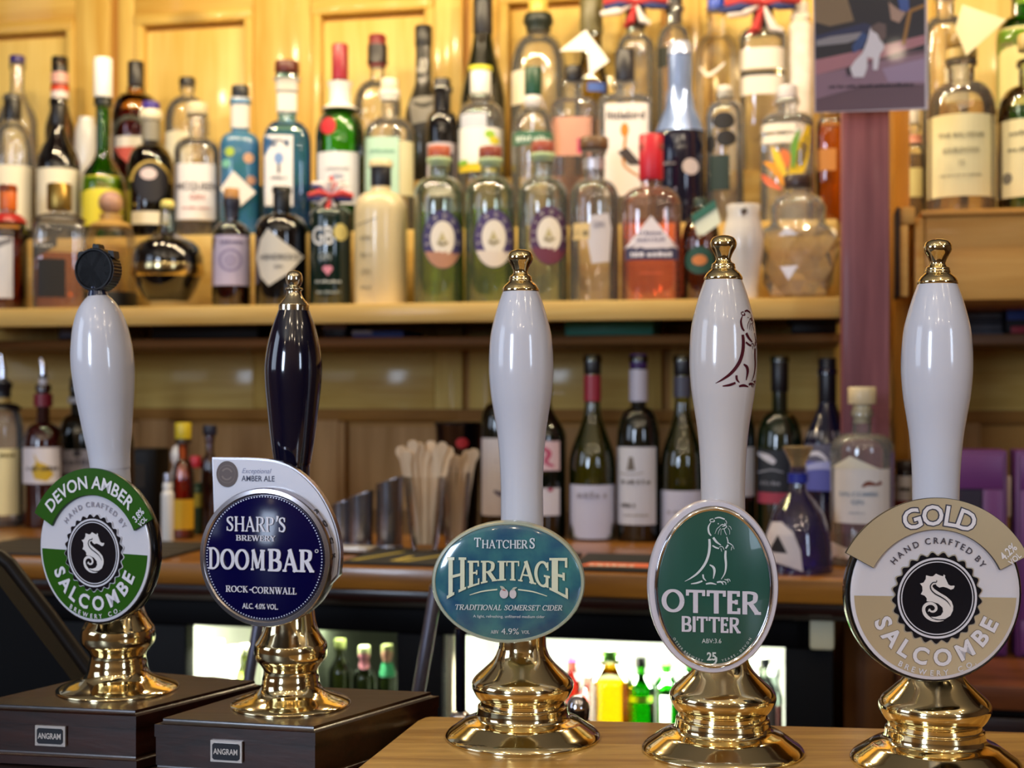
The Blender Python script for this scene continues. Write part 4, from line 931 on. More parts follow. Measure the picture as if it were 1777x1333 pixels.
th, k, yb, sf = bot('dark green cylinder bottle with union flag ribbon and white lettering', 574, 'F', 340, 360, 378, 37, 15, DGREENS, (330, 345, 14, '#16181c'), [], extra=[('disc', (17, 407, 12, 15), '#d8c878'), ('disc', (-9, 470, 5), '#d88aa0'), ('disc', (-2, 470, 5), '#d88aa0'), ('fan', [(-13, 472), (2, 472), (-5, 482)], '#d88aa0')], prints=[('GB', 428, 30, '#e6e8ea', 36, -14), ('GIN', 455, 12, '#9aa4a4', 22, -10), ('EXTRAORDINARY', 494, 5, '#b8c0c0', 44, -4), ('GREAT BRITISH', 512, 5, '#9aa4a4', 40, -4)])
bow(th, k, yb, 344, 1.05)
bot('cream stoneware style bottle with black cap', 661, 'F', 280, 335, 372, 46, 17, CREAMG, (280, 325, 18, '#15141c'), [], e=.8, extra=[('stroke', ([(-44, 396), (-20, 388), (-6, 384)], 1.6), '#8a8068')], prints=[('NAVY', 420, 9, '#a0957a', 20, -26), ('DRY', 450, 9, '#a0957a', 18, -26), ('GIN', 480, 9, '#a0957a', 18, -26), ('BATCH', 505, 6, '#a0957a', 18, -26)])
def plym(label, x, top, cx, cy, col, low, green, capc, liqc, ly):
    E = [('disc', (cx - x, cy, 34, 50), col), ('disc', (cx - x, cy - 2, 21, 30), '#efe8dc'), ('fan', [(cx - x + 34 * math.cos(a) * .98, cy + 50 * math.sin(a) * .98) for a in [math.radians(25 + 130 * i / 14) for i in range(15)]], low),
         ('stroke', ([(cx - x - 9, cy + 5), (cx - x, cy + 9), (cx - x + 9, cy + 4)], 4), '#9a8a50'), ('fan', [(cx - x - 8, cy + 3), (cx - x - 1, cy - 14), (cx - x + 6, cy + 2)], '#c8bc8c')]
    th, k, yb, sf = bot(label, x, 'F', top + 18, 308, 345, 44, 17, green, (top, top + 20, 20, capc), [], extra=E, liq=(liqc, ly), e=1.2, neck=[(top + 20, top + 34, '#bcd0a0', 1.05)])
    a = Art(); arcline(a, 'PLYMOUTH', 0, 0, 24.5, 205, -25, 5.2, .0); b = Art(); b.add(a, lambda u, v: (u + cx - x, cy - 2 - v * 1.42)); b.F = [tuple(reversed(q)) for q in b.F]
    bake('lettering', b, sf(.0026), labm('#e8e2da'), th); return th
plym('pale green gin bottle with navy round label, leftmost of the three alike', 762, 255, 768, 421, '#3f3a70', '#b8866c', PALEGR, '#b0583c', '#a8cc50', 372)
plym('pale green gin bottle with navy and cream round label, middle of the three alike', 851, 256, 857, 419, '#4a3c74', '#e4d8cc', PALEGR, '#8a4030', '#b0d058', 366)
plym('gin bottle with maroon round label, rightmost of the three alike', 942, 247, 953, 414, '#503058', '#6e3048', glass('#eef6e6', .6, milk=.05), '#9a4a38', '#dfe6cf', 400)
th, k, yb, sf = bot('slim clear bottle with wide brown wooden cap', 1031, 'F', 258, 312, 350, 43, 18, CLEARW, (240, 260, 25, '#6a4e34'), [], neck=[(278, 296, mat('#c8c4cc', .25, .6), 1.05)], extra=[('fan', [(-6, 380), (24, 375), (30, 400), (26, 458), (-4, 462), (-12, 420)], '#d4d0d8'), ('fan', [(-36, 392), (-8, 392), (-8, 420), (-36, 420)], '#dfc48a')], prints=[('N O', 414, 12, '#8a7a58', 26, -22), ('GIN', 400, 10, '#8a8698', 20, 8)], e=1.1)
bot('pink gin bottle with tall red cap and white triangle label', 1130, 'F', 250, 326, 362, 52, 18, PINKG, (235, 314, 21, '#c01c30'), [(434, 455, '#3a3a5c', -44, 46)], liq=('#fbaf8c', 384), p=3, flat=.8, extra=[('fan', [(0, 380), (46, 436), (-46, 436)], '#e9e2ea'), ('fan', [(-7, 250), (8, 250), (8, 290), (-7, 290)], '#3a3a60') if 0 else ('stroke', ([(-20, 478), (20, 478)], 1.2), '#d86a48')], prints=[('PRODUCT OF', 412, 6, '#7a7490', 44), ('GREAT BRITAIN', 423, 6, '#7a7490', 50), ('RHUBARB', 450, 10, '#e4e2ee', 70)])
th, k, yb, sf = bot('small brown round-shouldered bottle wrapped with a tilted teal tag', 1216, 'F', 360, 380, 425, 34, 13, glass('#c08c4c', .4), (345, 364, 12, '#2a3c34'), [], liq=('#8a6030', 400), extra=[('disc', (-2, 455, 25, 24), '#1c4a40'), ('disc', (-2, 455, 13, 9), '#c87a40')])
hangtag(th, k, yb, [(-16, 378), (24, 352), (34, 392), (-4, 418)], '#dfe6d4', .028); hangtag(th, k, yb, [(-16, 378), (24, 352), (27, 366), (-12, 392)], '#2c6a5c', .0295)
# white draped figure shaped decanter
th, k, yb, sf = bot('white marbled ceramic bottle beside the faceted crystal bottle', 1290, 'F', 358, 0, 0, 34, 20, mottled('#c8c2bc', '#f1ece4', 9, .3, .3, 'marbled'), None, [], prof=[(22, 520), (25, 514), (24, 500), (28, 470), (34, 436), (35, 412), (31, 390), (27, 372), (30, 360), (28, 356)], extra=[('fan', [(-6, 368), (4, 364), (8, 372), (-2, 378)], '#5c4c44')], flat=.8, Y0=2.115)
# faceted crystal bottle
th, k, yb, _ = bot('faceted crystal bottle with round globe neck and dark cap', 1385, 'F', 322, 0, 0, 72, 22, CLEAR, (305, 326, 24, '#3a2c2c'), [], flat=.75, Y0=2.175, prof=[(66, 405), (62, 398), (50, 392), (46, 384), (48, 362), (40, 346), (26, 338), (21, 334), (21, 324)])
bm = bmesh.new(); nF = 12; zs = [(512, 52), (490, 60), (466, 65), (440, 70), (414, 73), (400, 67)]
vs_ = [[bm.verts.new(((r * k * (1.03 if (i + j) % 2 else .95)) * math.cos(2 * PI * (i + .5 * (j % 2)) / nF), (r * k * (.8 if (i + j) % 2 else .72)) * math.sin(2 * PI * (i + .5 * (j % 2)) / nF), (yb - y) * k)) for i in range(nF)] for j, (y, r) in enumerate(zs)]
for j in range(len(zs) - 1):
    for i in range(nF):
        q = (i + 1) % nF; a_, b_ = vs_[j], vs_[j + 1]
        if j % 2 == 0: bm.faces.new((a_[i], a_[q], b_[i])); bm.faces.new((a_[q], b_[q], b_[i]))
        else: bm.faces.new((a_[i], b_[q], b_[i])); bm.faces.new((a_[i], a_[q], b_[q]))
me = bpy.data.meshes.new('cut_facets'); bm.to_mesh(me); bm.free()
link('cut_facets', me, glass('#fbf8f0', .5, 5.0, .03, 'crystal', .10), th, False)
# ---- middle step
bot('clear bottle with black pourer neck and cream label at the far left', 22, 'T', 165, 215, 285, 37, 13, CLEARW, (165, 208, 14, '#1a1612'), [(292, 400, '#efe6cc', -35, 35)], liq=('#e8d8a8', 300), e=1.1)
bot('dark rum bottle with black neck foil and cream label', 101, 'T', 172, 215, 290, 37, 12, BLKG, (172, 218, 13, '#191513'), [(297, 392, '#efe6cc')], sh='slope', extra=[('disc', (0, 345, 18, 20), '#3a3026')])
bot('green bottle with tall white cap and yellow label', 179, 'T', 160, 262, 322, 39, 12, GREENG, (102, 170, 16, '#f4f2ec'), [(310, 396, '#e4d63c')], sh='slope', liq=('#5cb42c', 190), neck=[(172, 184, '#23241c', 1.3)], prints=[('EST', 328, 6, '#8a8420', 20)])
th, k, yb, _ = bot('dark bottle with gold arched label and violet cap', 262, 'T', 195, 252, 300, 40, 14, glass('#5a4028', .3), (178, 192, 15, '#3a248a'), [(372, 394, '#e4dcc4', -32, 32)], liq=('#2a1208', 270), neck=[(192, 210, '#ece0c0', 1.15), (212, 246, '#8a8474', 1.15)], extra=[('arc', (0, 320, 30, 35, 0, -180, 30), '#c8a850'), ('disc', (0, 322, 28, 34), '#1c1a22'), ('disc', (-4, 308, 14, 10), '#dcc8c8'), ('stroke', ([(-28, 360), (28, 360)], 5), '#b8a040')])
bot('clear bottle with pale wooden cap and white lettered label', 342, 'T', 196, 240, 268, 39, 14, CLEARW, (180, 200, 19, '#d9c9a0'), [(290, 386, '#ece6e4')], liq=('#8a6a4c', 388), p=2.6, prints=[('MCQUEEN', 335, 12, '#5a5458', 70), ('GIN', 352, 9, '#c88078', 26), ('HIGHLAND', 368, 4, '#c88078', 50)])
th, k, yb, _ = bot('teal and blue printed bottle with white neck and diamond tag', 417, 'T', 172, 232, 258, 35, 15, mottled('#2a6c78', '#3a6ea8', 22, .25, .5, 'teal_print'), (150, 172, 15, '#1b1b20'), [], neck=[(172, 225, '#ddd8d0', 1.1)], extra=[('disc', (14, 280, 9), '#c89a78'), ('disc', (-18, 270, 8), '#a8c040'), ('disc', (18, 318, 8), '#b88a70'), ('disc', (-24, 290, 7), '#7ac0a8'), ('disc', (-4, 330, 7), '#5aa0c8')], p=3)
hangtag(th, k, yb, [(-12, 304), (26, 340), (-6, 370), (-34, 336)], '#e9e2da', .043)
bot('blue square gin bottle with brown stopper and tall white label', 498, 'T', 130, 212, 258, 42, 16, BLUEG, (108, 128, 21, '#5a2418'), [(240, 362, '#e8e6e8', -38, 10)], liq=('#6cb8f4', 232), p=4, flat=.7, neck=[(138, 160, '#c8c4bc', 1.2), (163, 196, '#e2ddd6', 1.1)], extra=[('fan', [(2, 163), (16, 163), (16, 196), (2, 196)], '#22222e') if 0 else ('disc', (-14, 280, 8, 10), '#7a9ad0'), ('arc', (-14, 262, 12, 15, 200, 340, 14), '#6a6a78'), ('stroke', ([(-14, 290), (-14, 306)], 4), '#3c3c50')], prints=[('SAPPHIRE', 316, 5, '#6a6a78', 26, -14)])
th, k, yb, _ = bot('rounded bright green gin bottle with dark red cap', 590, 'T', 140, 188, 238, 42, 13, glass('#7cdc3c', .45), (78, 140, 14, '#9a2430'), [(270, 360, '#e6e6ea', -38, 32)], liq=('#70d02c', 195), neck=[(144, 192, '#eeeae6', 1.4)], extra=[('disc', (-20, 226, 13, 15), '#c41c28'), ('stroke', ([(-36, 276), (30, 276)], 2), '#8a8a90')], prints=[('LONDON DRY', 302, 5, '#7a7a84', 40, -4), ('GIN', 316, 8, '#8a92b0', 20, -4)], e=1.1)
bot('clear bottle with cream cap and mint green label', 676, 'T', 156, 205, 246, 44, 13, CLEARW, (138, 156, 15, '#efe4c4'), [(246, 345, '#b8dcc4', -42, 16), (252, 345, '#d8d2a8', 17, 41)], neck=[(158, 176, '#efe9dc', 1.15)], p=3, prints=[('BOTANICAL', 272, 6, '#7ab098', 44, -12)])
bot('squat black bottle with black cap behind the first round-label gin bottle', 767, 'T', 150, 196, 222, 27, 15, BLKG, (138, 196, 15, '#14131c'), [(252, 345, '#c8bcc0')], e=.8, extra=[('fan', [(-20, 268), (20, 268), (20, 330), (-20, 330)], '#20242c')])
th, k, yb, _ = bot('clear liqueur bottle with white and yellow label and yellow-rimmed cap', 834, 'T', 165, 178, 212, 40, 17, CLEARW, (122, 166, 18, '#f1efe6'), [(204, 228, '#c8ccd8', -34, 10), (228, 290, '#f2f1ea'), (290, 304, '#e8cc28')], neck=[(117, 124, '#e8e03c', 1.1)], extra=[('disc', (16, 240, 9, 7), '#9cc83c'), ('disc', (24, 250, 9, 7), '#e8d83c'), ('disc', (-30, 288, 8, 5), '#8cc040')], e=1.1)
bot('clear bottle with dark green cap and green band label', 925, 'T', 170, 188, 250, 38, 12, CLEARW, (118, 166, 15, '#15452e'), [(234, 258, '#3c6c52')], neck=[(168, 186, '#e4e0e0', 1.1)], prints=[('GARDENER', 252, 10, '#c8d8cc', 58)], Y0=2.295)
th, k, yb, _ = bot('clear bottle with black cap and pink label under the white diamond tag', 996, 'T', 140, 170, 188, 40, 15, CLEAR, (116, 142, 16, '#1b191b'), [(208, 275, '#e0a48c', -36, 30)], p=4, flat=.6, Y0=2.345, extra=[('fan', [(6, 245), (17, 245), (17, 270), (6, 270)], '#d8206c')], liq=('#f0c0a8', 205))
hangtag(th, k, yb, [(-25, 98), (20, 62), (60, 116), (26, 140), (24, 98)], '#f6f3e8', .036)
bot('clear square bottle with black cap and white label with bird drawing', 1084, 'T', 142, 165, 180, 46, 17, CLEAR, (88, 143, 17, '#232126'), [(186, 345, '#ece4e0', -34, 40)], p=5, flat=.7, prints=[('littlebird', 213, 14, '#4a4648', 66, 2)], extra=[('disc', (0, 232, 7, 12), '#dc8428'), ('stroke', ([(2, 240), (-2, 280), (2, 296), (30, 316)], [5, 5, 4, 3]), '#c8883c'), ('fan', [(-12, 270), (4, 262), (30, 292), (8, 292)], '#3c3438')])
th, k, yb, _ = bot('navy bottle with blue foil neck flaring over the shoulders', 1180, 'T', 100, 180, 240, 43, 18, NAVYG, None, [], sh='slope', extra=[('disc', (18, 296, 14, 14), '#c9c0cc')], prints=[('SPARKLING', 292, 6, '#7a7888', 30, -22)], neck=[(92, 200, mat('#8ea6da', .18, .5), 1.12)], lip=False)
lathe('foil_top', [(22 * k, (yb - 96) * k), (20 * k, (yb - 80) * k), (17 * k, (yb - 74) * k)], mat('#c8d4f0', .2, .5), th, 24)
lathe('foil_skirt', [(44 * k, (yb - 232) * k), (36 * k, (yb - 212) * k), (26 * k, (yb - 190) * k), (21.5 * k, (yb - 160) * k)], mat('#8ea6da', .18, .5), th, 24)
bot('slim clear bottle with black printed figures', 1258, 'T', 160, 176, 206, 33, 13, CLEAR, (150, 170, 13, '#d0ccc4'), [], extra=[('disc', (-2, 216, 19, 15), '#14131a'), ('disc', (2, 246, 17, 14), '#14131a'), ('disc', (-24, 254, 8, 15), '#14131a'), ('fan', [(-26, 275), (8, 275), (8, 335), (-26, 335)], '#1a3030'), ('stroke', ([(-26, 306), (10, 306)], 4), '#e2d8b8')])
bot('clear bottle painted with yellow and orange flowers', 1366, 'T', 172, 198, 218, 46, 17, CLEAR, (150, 176, 18, '#c9c4c8'), [(222, 236, '#eee8da', -46, 14), (242, 256, '#eee8da', -46, 14)], extra=[('stroke', ([(0, 340), (20, 290), (36, 226)], [8, 26, 6]), '#e8c420'), ('stroke', ([(-6, 330), (-20, 300), (-40, 286)], [4, 14, 2]), '#e89a28'), ('stroke', ([(0, 320), (-16, 282), (-26, 262)], [4, 14, 3]), '#ecc838'), ('stroke', ([(10, 300), (12, 262), (20, 234)], [4, 12, 3]), '#6aa03c'), ('stroke', ([(0, 300), (-2, 280), (-10, 268)], [4, 16, 5]), '#e07840'), ('stroke', ([(-10, 336), (-30, 322), (-44, 306)], [4, 12, 2]), '#e8704c')], p=3)
bot('tall amber bottle half hidden by the stained post', 1441, 'T', 192, 205, 226, 24, 14, glass('#f0c070', .5), (176, 200, 13, '#ece8e2'), [(262, 300, '#c8843c', -24, 10)], liq=('#e8a840', 222), p=3)
# ---- back step
bot('clear bottle with blue cap ring behind the far left bottle', 30, 'U', 110, 150, 215, 34, 11, CLEARW, (98, 110, 13, '#3c2c78'), [], sh='slope')
th, k, yb, _ = bot('bottle with black neck and red and white strip behind the dark rum', 104, 'U', 105, 170, 230, 25, 12, AMBERG, (100, 150, 14, '#1a1512'), [], neck=[(128, 146, '#e8b0a4', 1.25), (150, 160, '#d84820', 1.3), (160, 172, '#efe0dc', 1.25)], sh='slope')
bot('white frosted bottle behind the green bottle', 150, 'U', 205, 215, 250, 20, 14, WHITEG, None, [], lip=False)
bot('round amber brandy bottle with black cap and red crest label', 236, 'U', 150, 162, 205, 42, 13, AMBERG, (108, 152, 14, '#2a2622'), [(244, 262, '#e9e2d8', -34, 14)], liq=('#6a1c14', 196), extra=[('fan', [(-36, 262), (16, 262), (0, 285), (-14, 290), (-28, 278)], '#c8584c'), ('arc', (-10, 240, 24, 32, 0, -180, 20), '#4a4c40')])
bot('clear bottle with black cap and white label left of the lettered bottle', 325, 'U', 148, 168, 215, 38, 11, CLEARW, (136, 150, 14, '#1c1814'), [(234, 300, '#f0e8cc', -38, 8)])
bot('clear bottle with red and black cap', 655, 'U', 110, 140, 190, 42, 12, CLEARW, (62, 118, 15, '#7c1c20'), [], neck=[(80, 112, '#22191a', 1.3)], extra=[('disc', (-20, 200, 4, 4), '#e8e0c8')])
th, k, yb, _ = bot('tall matt black bottle with pale printing', 735, 'U', 78, 135, 205, 32, 14, mat('#24211c', .3, 0, .5), (46, 82, 15, '#141211'), [], sh='slope', extra=[('disc', (-2, 112, 6, 7), '#a8a49a'), ('disc', (-3, 124, 9, 7), '#a8a49a'), ('fan', [(-26, 176), (18, 170), (24, 182), (16, 215), (-20, 222)], '#8f8b84'), ('stroke', ([(-18, 184), (0, 190), (18, 182)], [4, 8, 3]), '#2c2924')], lip=False)
bot('very tall black champagne shaped bottle', 838, 'U', -30, 40, 190, 40, 15, mat('#16180c', .08, 0, .8), (-40, 60, 17, '#1c1a20'), [], sh='slope', name='wine_bottle')
bot('globe shaped clear bottle with black collar and gold top', 934, 'U', 30, 62, 130, 48, 16, CLEARW, (0, 26, 17, '#e8c45c'), [(130, 188, '#efe4c8', -46, -22)], neck=[(26, 56, '#232a22', 1.35)], e=.9)
bot('slim dark green bottle rising behind the white tag', 1026, 'U', -20, 90, 150, 30, 18, glass('#a08c3c', .3), (-30, 60, 20, '#6c6440'), [(150, 165, '#4a6ac0', -6, 24)], sh='slope')
th, k, yb, _ = bot('clear bottle with black collar and flag ribbon at the top edge', 1103, 'U', 28, 60, 95, 34, 16, CLEARW, (5, 48, 18, '#201f22'), []); bow(th, k, yb, 12, 1.5)
bot('clear bottle with tall black cap behind the blue foil bottle', 1170, 'U', 10, 45, 100, 32, 14, CLEARW, (-20, 42, 14, '#23202a'), [], extra=[('fan', [(-28, 88), (-12, 88), (-12, 122), (-28, 122)], '#20241c')])
bot('frosted clear vodka bottle with blue cap', 1243, 'U', 15, 60, 110, 38, 15, FROST, (-15, 20, 15, '#2a50c8'), [], extra=[('stroke', ([(-28, 122), (-14, 138), (4, 128), (14, 118)], [3, 7, 5, 3]), '#f4efe6')], e=1.1)
th, k, yb, _ = bot('clear bottle with flag ribbon and two white labels', 1324, 'U', 30, 50, 70, 41, 16, CLEARW, (8, 48, 18, '#2a2628'), [(92, 128, '#efe6da'), (132, 140, '#3c3830', -38, 20), (140, 172, '#efe6da')], p=3); bow(th, k, yb, 14, 1.75)
bot('white floral patterned bottle beside the poster', 1389, 'U', 25, 40, 58, 21, 14, mottled('#d8c8b8', '#f3ebe0', 30, .4, .2, 'floral'), (5, 28, 14, '#e8e2d6'), [], p=3)
# ---- right hand crate shelf
th, k, yb, _ = bot('whisky bottle with large cream label and diamond tag on the crate shelf', 1668, 'R', 105, 145, 195, 57, 22, CLEARW, (60, 84, 24, '#8a7038'), [(208, 348, '#f0e6b4', -55, 54)], liq=('#e8cc88', 185), sh='round', e=.9, prints=[('THE BALVENIE', 248, 8, '#8a8468', 76), ('DOUBLEWOOD', 274, 8, '#8a8468', 60), ('12', 295, 8, '#a09878', 12), ('SINGLE MALT SCOTCH', 314, 4, '#a09878', 70)], extra=[('stroke', ([(-50, 306), (50, 306)], 1), '#c8bc88'), ('stroke', ([(-50, 326), (50, 326)], 1), '#c8bc88')], neck=[(88, 104, '#c8b070', 1.1)])
hangtag(th, k, yb, [(2, 20), (72, 52), (8, 108), (-10, 60)], '#f4e8b8', .036)
bot('whisky bottle with cream label cut off by the right edge', 1789, 'R', 105, 150, 205, 56, 20, glass('#d8dcb0', .4), (60, 88, 22, '#b8a060'), [(215, 348, '#e4d8a8', -54, 54)], prints=[('SINGLE', 242, 8, '#8a8468', 46, -12), ('HIGHLAND', 270, 7, '#8a8468', 50, -12)], extra=[('disc', (-38, 315, 8, 10), '#7a7464')], e=.9)
bot('green whisky bottle with cream label in the back of the crate shelf', 1772, 'R', -40, 30, 75, 42, 16, GREENG, (-60, -20, 16, '#20502c'), [(55, 190, '#ece29c', -40, 40)], Y0=2.34, prints=[('MALT', 88, 12, '#8a8450', 40, -14)], liq=('#3c9a2c', 10))
bot('small bottle behind the edge of the poster on the crate shelf', 1586, 'R', 215, 250, 282, 21, 9, CLEARW, (190, 215, 10, '#d8d0c0'), [(295, 345, '#dccf8c', -19, 14)], liq=('#8a7444', 270), neck=[(236, 250, '#d89078', 1.4)], Y0=2.3)
bot('clear round bottle behind the cream-labelled whisky bottle', 1640, 'R', -10, 30, 70, 40, 15, CLEARW, (-30, 0, 15, '#b89850'), [(112, 190, '#efe8c8', 0, 38)], Y0=2.34)
# ---- counter bottles
bot('clear bottle with cream label at the far left of the counter', 4, 'C', 660, 700, 760, 36, 11, CLEAR, None, [(778, 892, '#e6dba8', -35, 28)], neck=[(665, 690, '#101018', 1.3), (692, 700, '#c8a860', 1.25), (701, 712, '#14141c', 1.3)], name='spirit_bottle', prints=[('RUM', 792, 8, '#7a7040', 24, 8)], liq=('#5a2428', 905))
def pourer(x, y0, y1, label, row='C'):
    Y = rowY(x, ROW[row][0]); k = Y / F
bot('dark red bottle with chrome pourer and white and yellow label', 75, 'C', 668, 735, 775, 34, 11, DRED, (655, 672, 7, '#d8d4dc'), [(776, 838, '#dcd8de', -37, 33)], neck=[(684, 706, '#7c1428', 1.45)], extra=[('fan', [(-16, 785), (-8, 800), (6, 806), (18, 822), (6, 834), (-14, 830), (-20, 812), (-12, 802)], '#c8a828')], prints=[('SPICED', 815, 8, '#3a3438', 54)])
for (x, a, b) in ((75, 622, 656), (5, 615, 662)):
    Y = rowY(x, 2.12)
    t_ = thing('chrome_pourer', ('chrome pourer stuck in the dark red bottle' if x == 75 else 'chrome pourer stuck in the far left counter bottle'), 'pourer', tuple(at(x, b, Y)), 0, 'chrome pourers on the counter bottles')
    k = Y / F; tube('spout', [(0, 0, 0), (0, 0, (b - a) * .5 * k), (-3 * k, 0, (b - a) * k)], [6 * k, 5 * k, 3 * k], CHROME, t_); lathe('stopper', [(7 * k, -6 * k), (7 * k, 4 * k), (5 * k, 6 * k)], mat('#2a2a30', .4), t_, 18)
bot('dark green bottle with white script label behind the leftmost handle', 136, 'C', 668, 720, 770, 36, 13, DWINE, (655, 690, 14, '#15171f'), [(780, 820, '#d4d4dc', -36, 34)], neck=[(690, 700, '#c8ccd8', 1.35)], Y0=2.215, prints=[('Jennifer', 808, 12, '#8a8a98', 50)] if 0 else [('Finest', 806, 12, '#8a8a98', 48)], extra=[('disc', (-2, 786, 7, 6), '#5a5c68')], liq=None)
bot('slim dark bottle at the left of the counter behind the green badge', 205, 'C', 700, 740, 790, 28, 11, DKBROWN, (690, 715, 12, '#17141a'), [])
# condiments
def cond(*a, **k): return bot(*a, name='sauce_bottle', cat='bottle', group='small bottles in the condiment cluster', **k)
bot('hot sauce bottle with yellow cap and yellow label', 318, 'C', 760, 800, 845, 19, 9, glass('#c86030', .5), (734, 762, 14, '#d4bc28'), [(866, 918, '#d8ac20', -18, 18)], name='sauce_bottle', Y0=2.0, group='small bottles in the condiment cluster', liq=('#a83a1c', 830), neck=[(762, 770, '#3a2a1c', 1.2)])
bot('white pepper shaker in front of the hot sauce', 291, 'C', 838, 852, 862, 11, 7, WHITEG, (822, 846, 7, mat('#a8a8b4', .3, .7)), [], name='pepper_shaker', cat='shaker', Y0=1.93, group=None)
bot('white and grey squat dispenser with red cap between shaker and sauce', 340, 'C', 838, 846, 858, 13, 8, mat('#2c4c34', .4), (792, 812, 10, '#c02838'), [(856, 880, '#b8b040', -12, 12)], name='sauce_bottle', Y0=2.06, group='small bottles in the condiment cluster')
bot('white knobbly salt bottle behind the yellow labelled sauce', 312, 'C', 778, 0, 0, 16, 10, WHITEG, None, [], prof=[(17, 925), (18, 900), (18, 838), (15, 822), (12, 812), (11, 806), (15, 800), (16, 788), (12, 776), (6, 772)], name='salt_bottle', cat='shaker', Y0=2.12, group='small bottles in the condiment cluster')
bot('thin brown bitters bottle with navy cap', 364, 'C', 755, 790, 830, 15, 7, BROWN, (738, 756, 12, '#1a1c30'), [], liq=('#7a3410', 800), name='bitters_bottle', Y0=2.06, group='small bottles in the condiment cluster')
bx_ = thing('black_carton', 'black carton standing on the counter right of the leftmost handle', 'box', tuple(at(246, 930, 2.34)[:2]) + (ZC + .0004,), -A)
box('carton_body', (-.028, 0, 0), (.026, .05, .125), mat('#14110f', .5), bx_, .001); box('carton_label', (-.012, -.0008, .06), (.006, 0, .1), mat('#4a4236', .5), bx_); box('carton_flap', (-.028, -.0004, .122), (.026, .05, .1262), mat('#1e1a17', .5), bx_)
# measures
STm = mottled('#8c8a90', '#a8a6ac', 60, .24, .0, 'brushed', (1, 1, .03), .95)
for i, (x, y0, r, lab, z_) in enumerate(((592, 866, 16, 'shortest steel spirit measure left of the stirrers', 1.93), (626, 852, 23, 'middle-sized steel spirit measure left of the stirrers', 1.93), (676, 828, 24, 'tallest steel spirit measure left of the stirrers', 1.93))):
    Y = rowY(x, z_); k = Y / F; yb = HY - (ZC - CZ) / k
    t_ = thing('spirit_measure', lab, 'measure', ((x - CX) * k, Y, ZC + .0006), 0, 'steel spirit measures on the counter')
    H = (yb - y0 - 6); b0 = lathe('cup', [(r * .9 * k, 0), (r * .94 * k, 4 * k), (r * .95 * k, H * .8 * k), (r * k, H * k), (r * .94 * k, H * k), (r * .9 * k, (H - 4) * k), (r * .88 * k, 8 * k)], STm, t_, 36)
    for v in b0.data.vertices:
        if v.co.z > H * .7 * k: v.co.z += v.co.x * .32
    lathe('foot_ring', [(r * .96 * k, 0), (r * k, 2 * k), (r * k, 5 * k), (r * .95 * k, 7 * k)], STEEL, t_, 36)
Y = rowY(600, 1.86); tray = thing('steel_tray', 'pale steel tray edge in front of the spirit measures', 'tray', tuple(at(616, 950, Y)[:2]) + (ZC + .0048,), -A)
box('tray_plate', (-.035, -.02, 0), (.024, .03, .003), mat('#c8c0b4', .35, .3), tray, .001); box('tray_lip', (-.035, -.022, .0), (.024, -.0195, .006), mat('#d8d2c8', .3, .3), tray, .001)
# stirrers in glass tumblers
def stirpot(label, x, Y0, top, rx0, rx1, n, spread, seed, ybase=None, lean=0):
    Y = rowY(x, Y0); k = Y / F; yb = HY - (ZC - CZ) / k
    t_ = thing('glass_tumbler', label + ': the clear tumbler', 'tumbler', ((x - CX) * k, Y, ZC + .0052), 0, 'clear tumblers holding stirrers')
    H = 128; lathe('tumbler_wall', [(rx0 * k, 0), (rx0 * 1.02 * k, 5 * k), (rx1 * k, H * k), (rx1 * .95 * k, H * k), (rx0 * .95 * k, 8 * k), (.1 * k, 8 * k)], glass('#fbf8f4', .85, .8), t_, 32)
    rnd = random.Random(seed); WD = wood('#ecd6b8', '#d0b08a', 2, .7, 1, 0, 0, 'birch')
    for i in range(n):
        u = (i / (n - 1) - .5) * 2; dx = spread * u; tp = top + rnd.random() * 26 + 8 * abs(u)
        xb = rx0 * .55 * u; yy0 = rnd.uniform(-rx0, rx0) * .45; yy1 = rnd.uniform(-1, 1) * rx1 * .5
        s_ = thing('wooden_stirrer', 'wooden stirrer with round head, one of the bundle in the ' + label, 'stirrer', ((x - CX) * k, Y, ZC + .0052), 0, 'wooden stirrers in the ' + label)
        a = Vector((xb * k, yy0 * k, 9.5 * k)); b = Vector(((dx + lean) * k, yy1 * k, (yb - tp) * k)); d = (b - a).normalized()
        w = Vector((1, 0, 0)); w = (w - d * w.dot(d)).normalized(); nn = d.cross(w); P = []
        Ls = (b - a).length
        prf = [(0, 5.5), (.75, 5.0), (.86, 6.0), (.9, 9.5), (.94, 11.5), (.98, 9.5), (1.0, 4)]
        V = []; 
        for sd_ in (-1, 1):
            for t, hw_ in prf:
                for q in (-1, 1): V.append(a + d * Ls * t + w * q * hw_ * k * .85 + nn * sd_ * 1.6 * k)
        m_ = len(prf); Fc = []
        for j in range(m_ - 1):
            A0, A1, A2, A3 = 2 * j, 2 * j + 1, 2 * j + 3, 2 * j + 2; o_ = 2 * m_
            Fc += [(A0, A1, A2, A3), (A3 + o_, A2 + o_, A1 + o_, A0 + o_), (A0, A3, A3 + o_, A0 + o_), (A2, A1, A1 + o_, A2 + o_)]
        Fc += [(1, 0, 2 * m_, 2 * m_ + 1), (2 * m_ - 2, 2 * m_ - 1, 4 * m_ - 1, 4 * m_ - 2)]
        py('stick', V, Fc, WD, s_)
stirpot('left stirrer glass', 737, 1.88, 766, 22, 38, 9, 42, 3)
stirpot('right stirrer glass', 790, 1.94, 772, 17, 30, 5, 24, 8, lean=10)
bot('dark tumbler with red marking behind the stirrers', 796, 'C', 738, 0, 0, 42, 40, mat('#0c0b10', .15, 0, .5), None, [], prof=[(30, 935), (32, 930), (41, 740), (43, 738), (43, 732), (39, 732)], name='dark_tumbler', cat='tumbler', Y0=2.2, extra=[('disc', (6, 768, 11, 9), '#b82428')], group='dark tumblers')
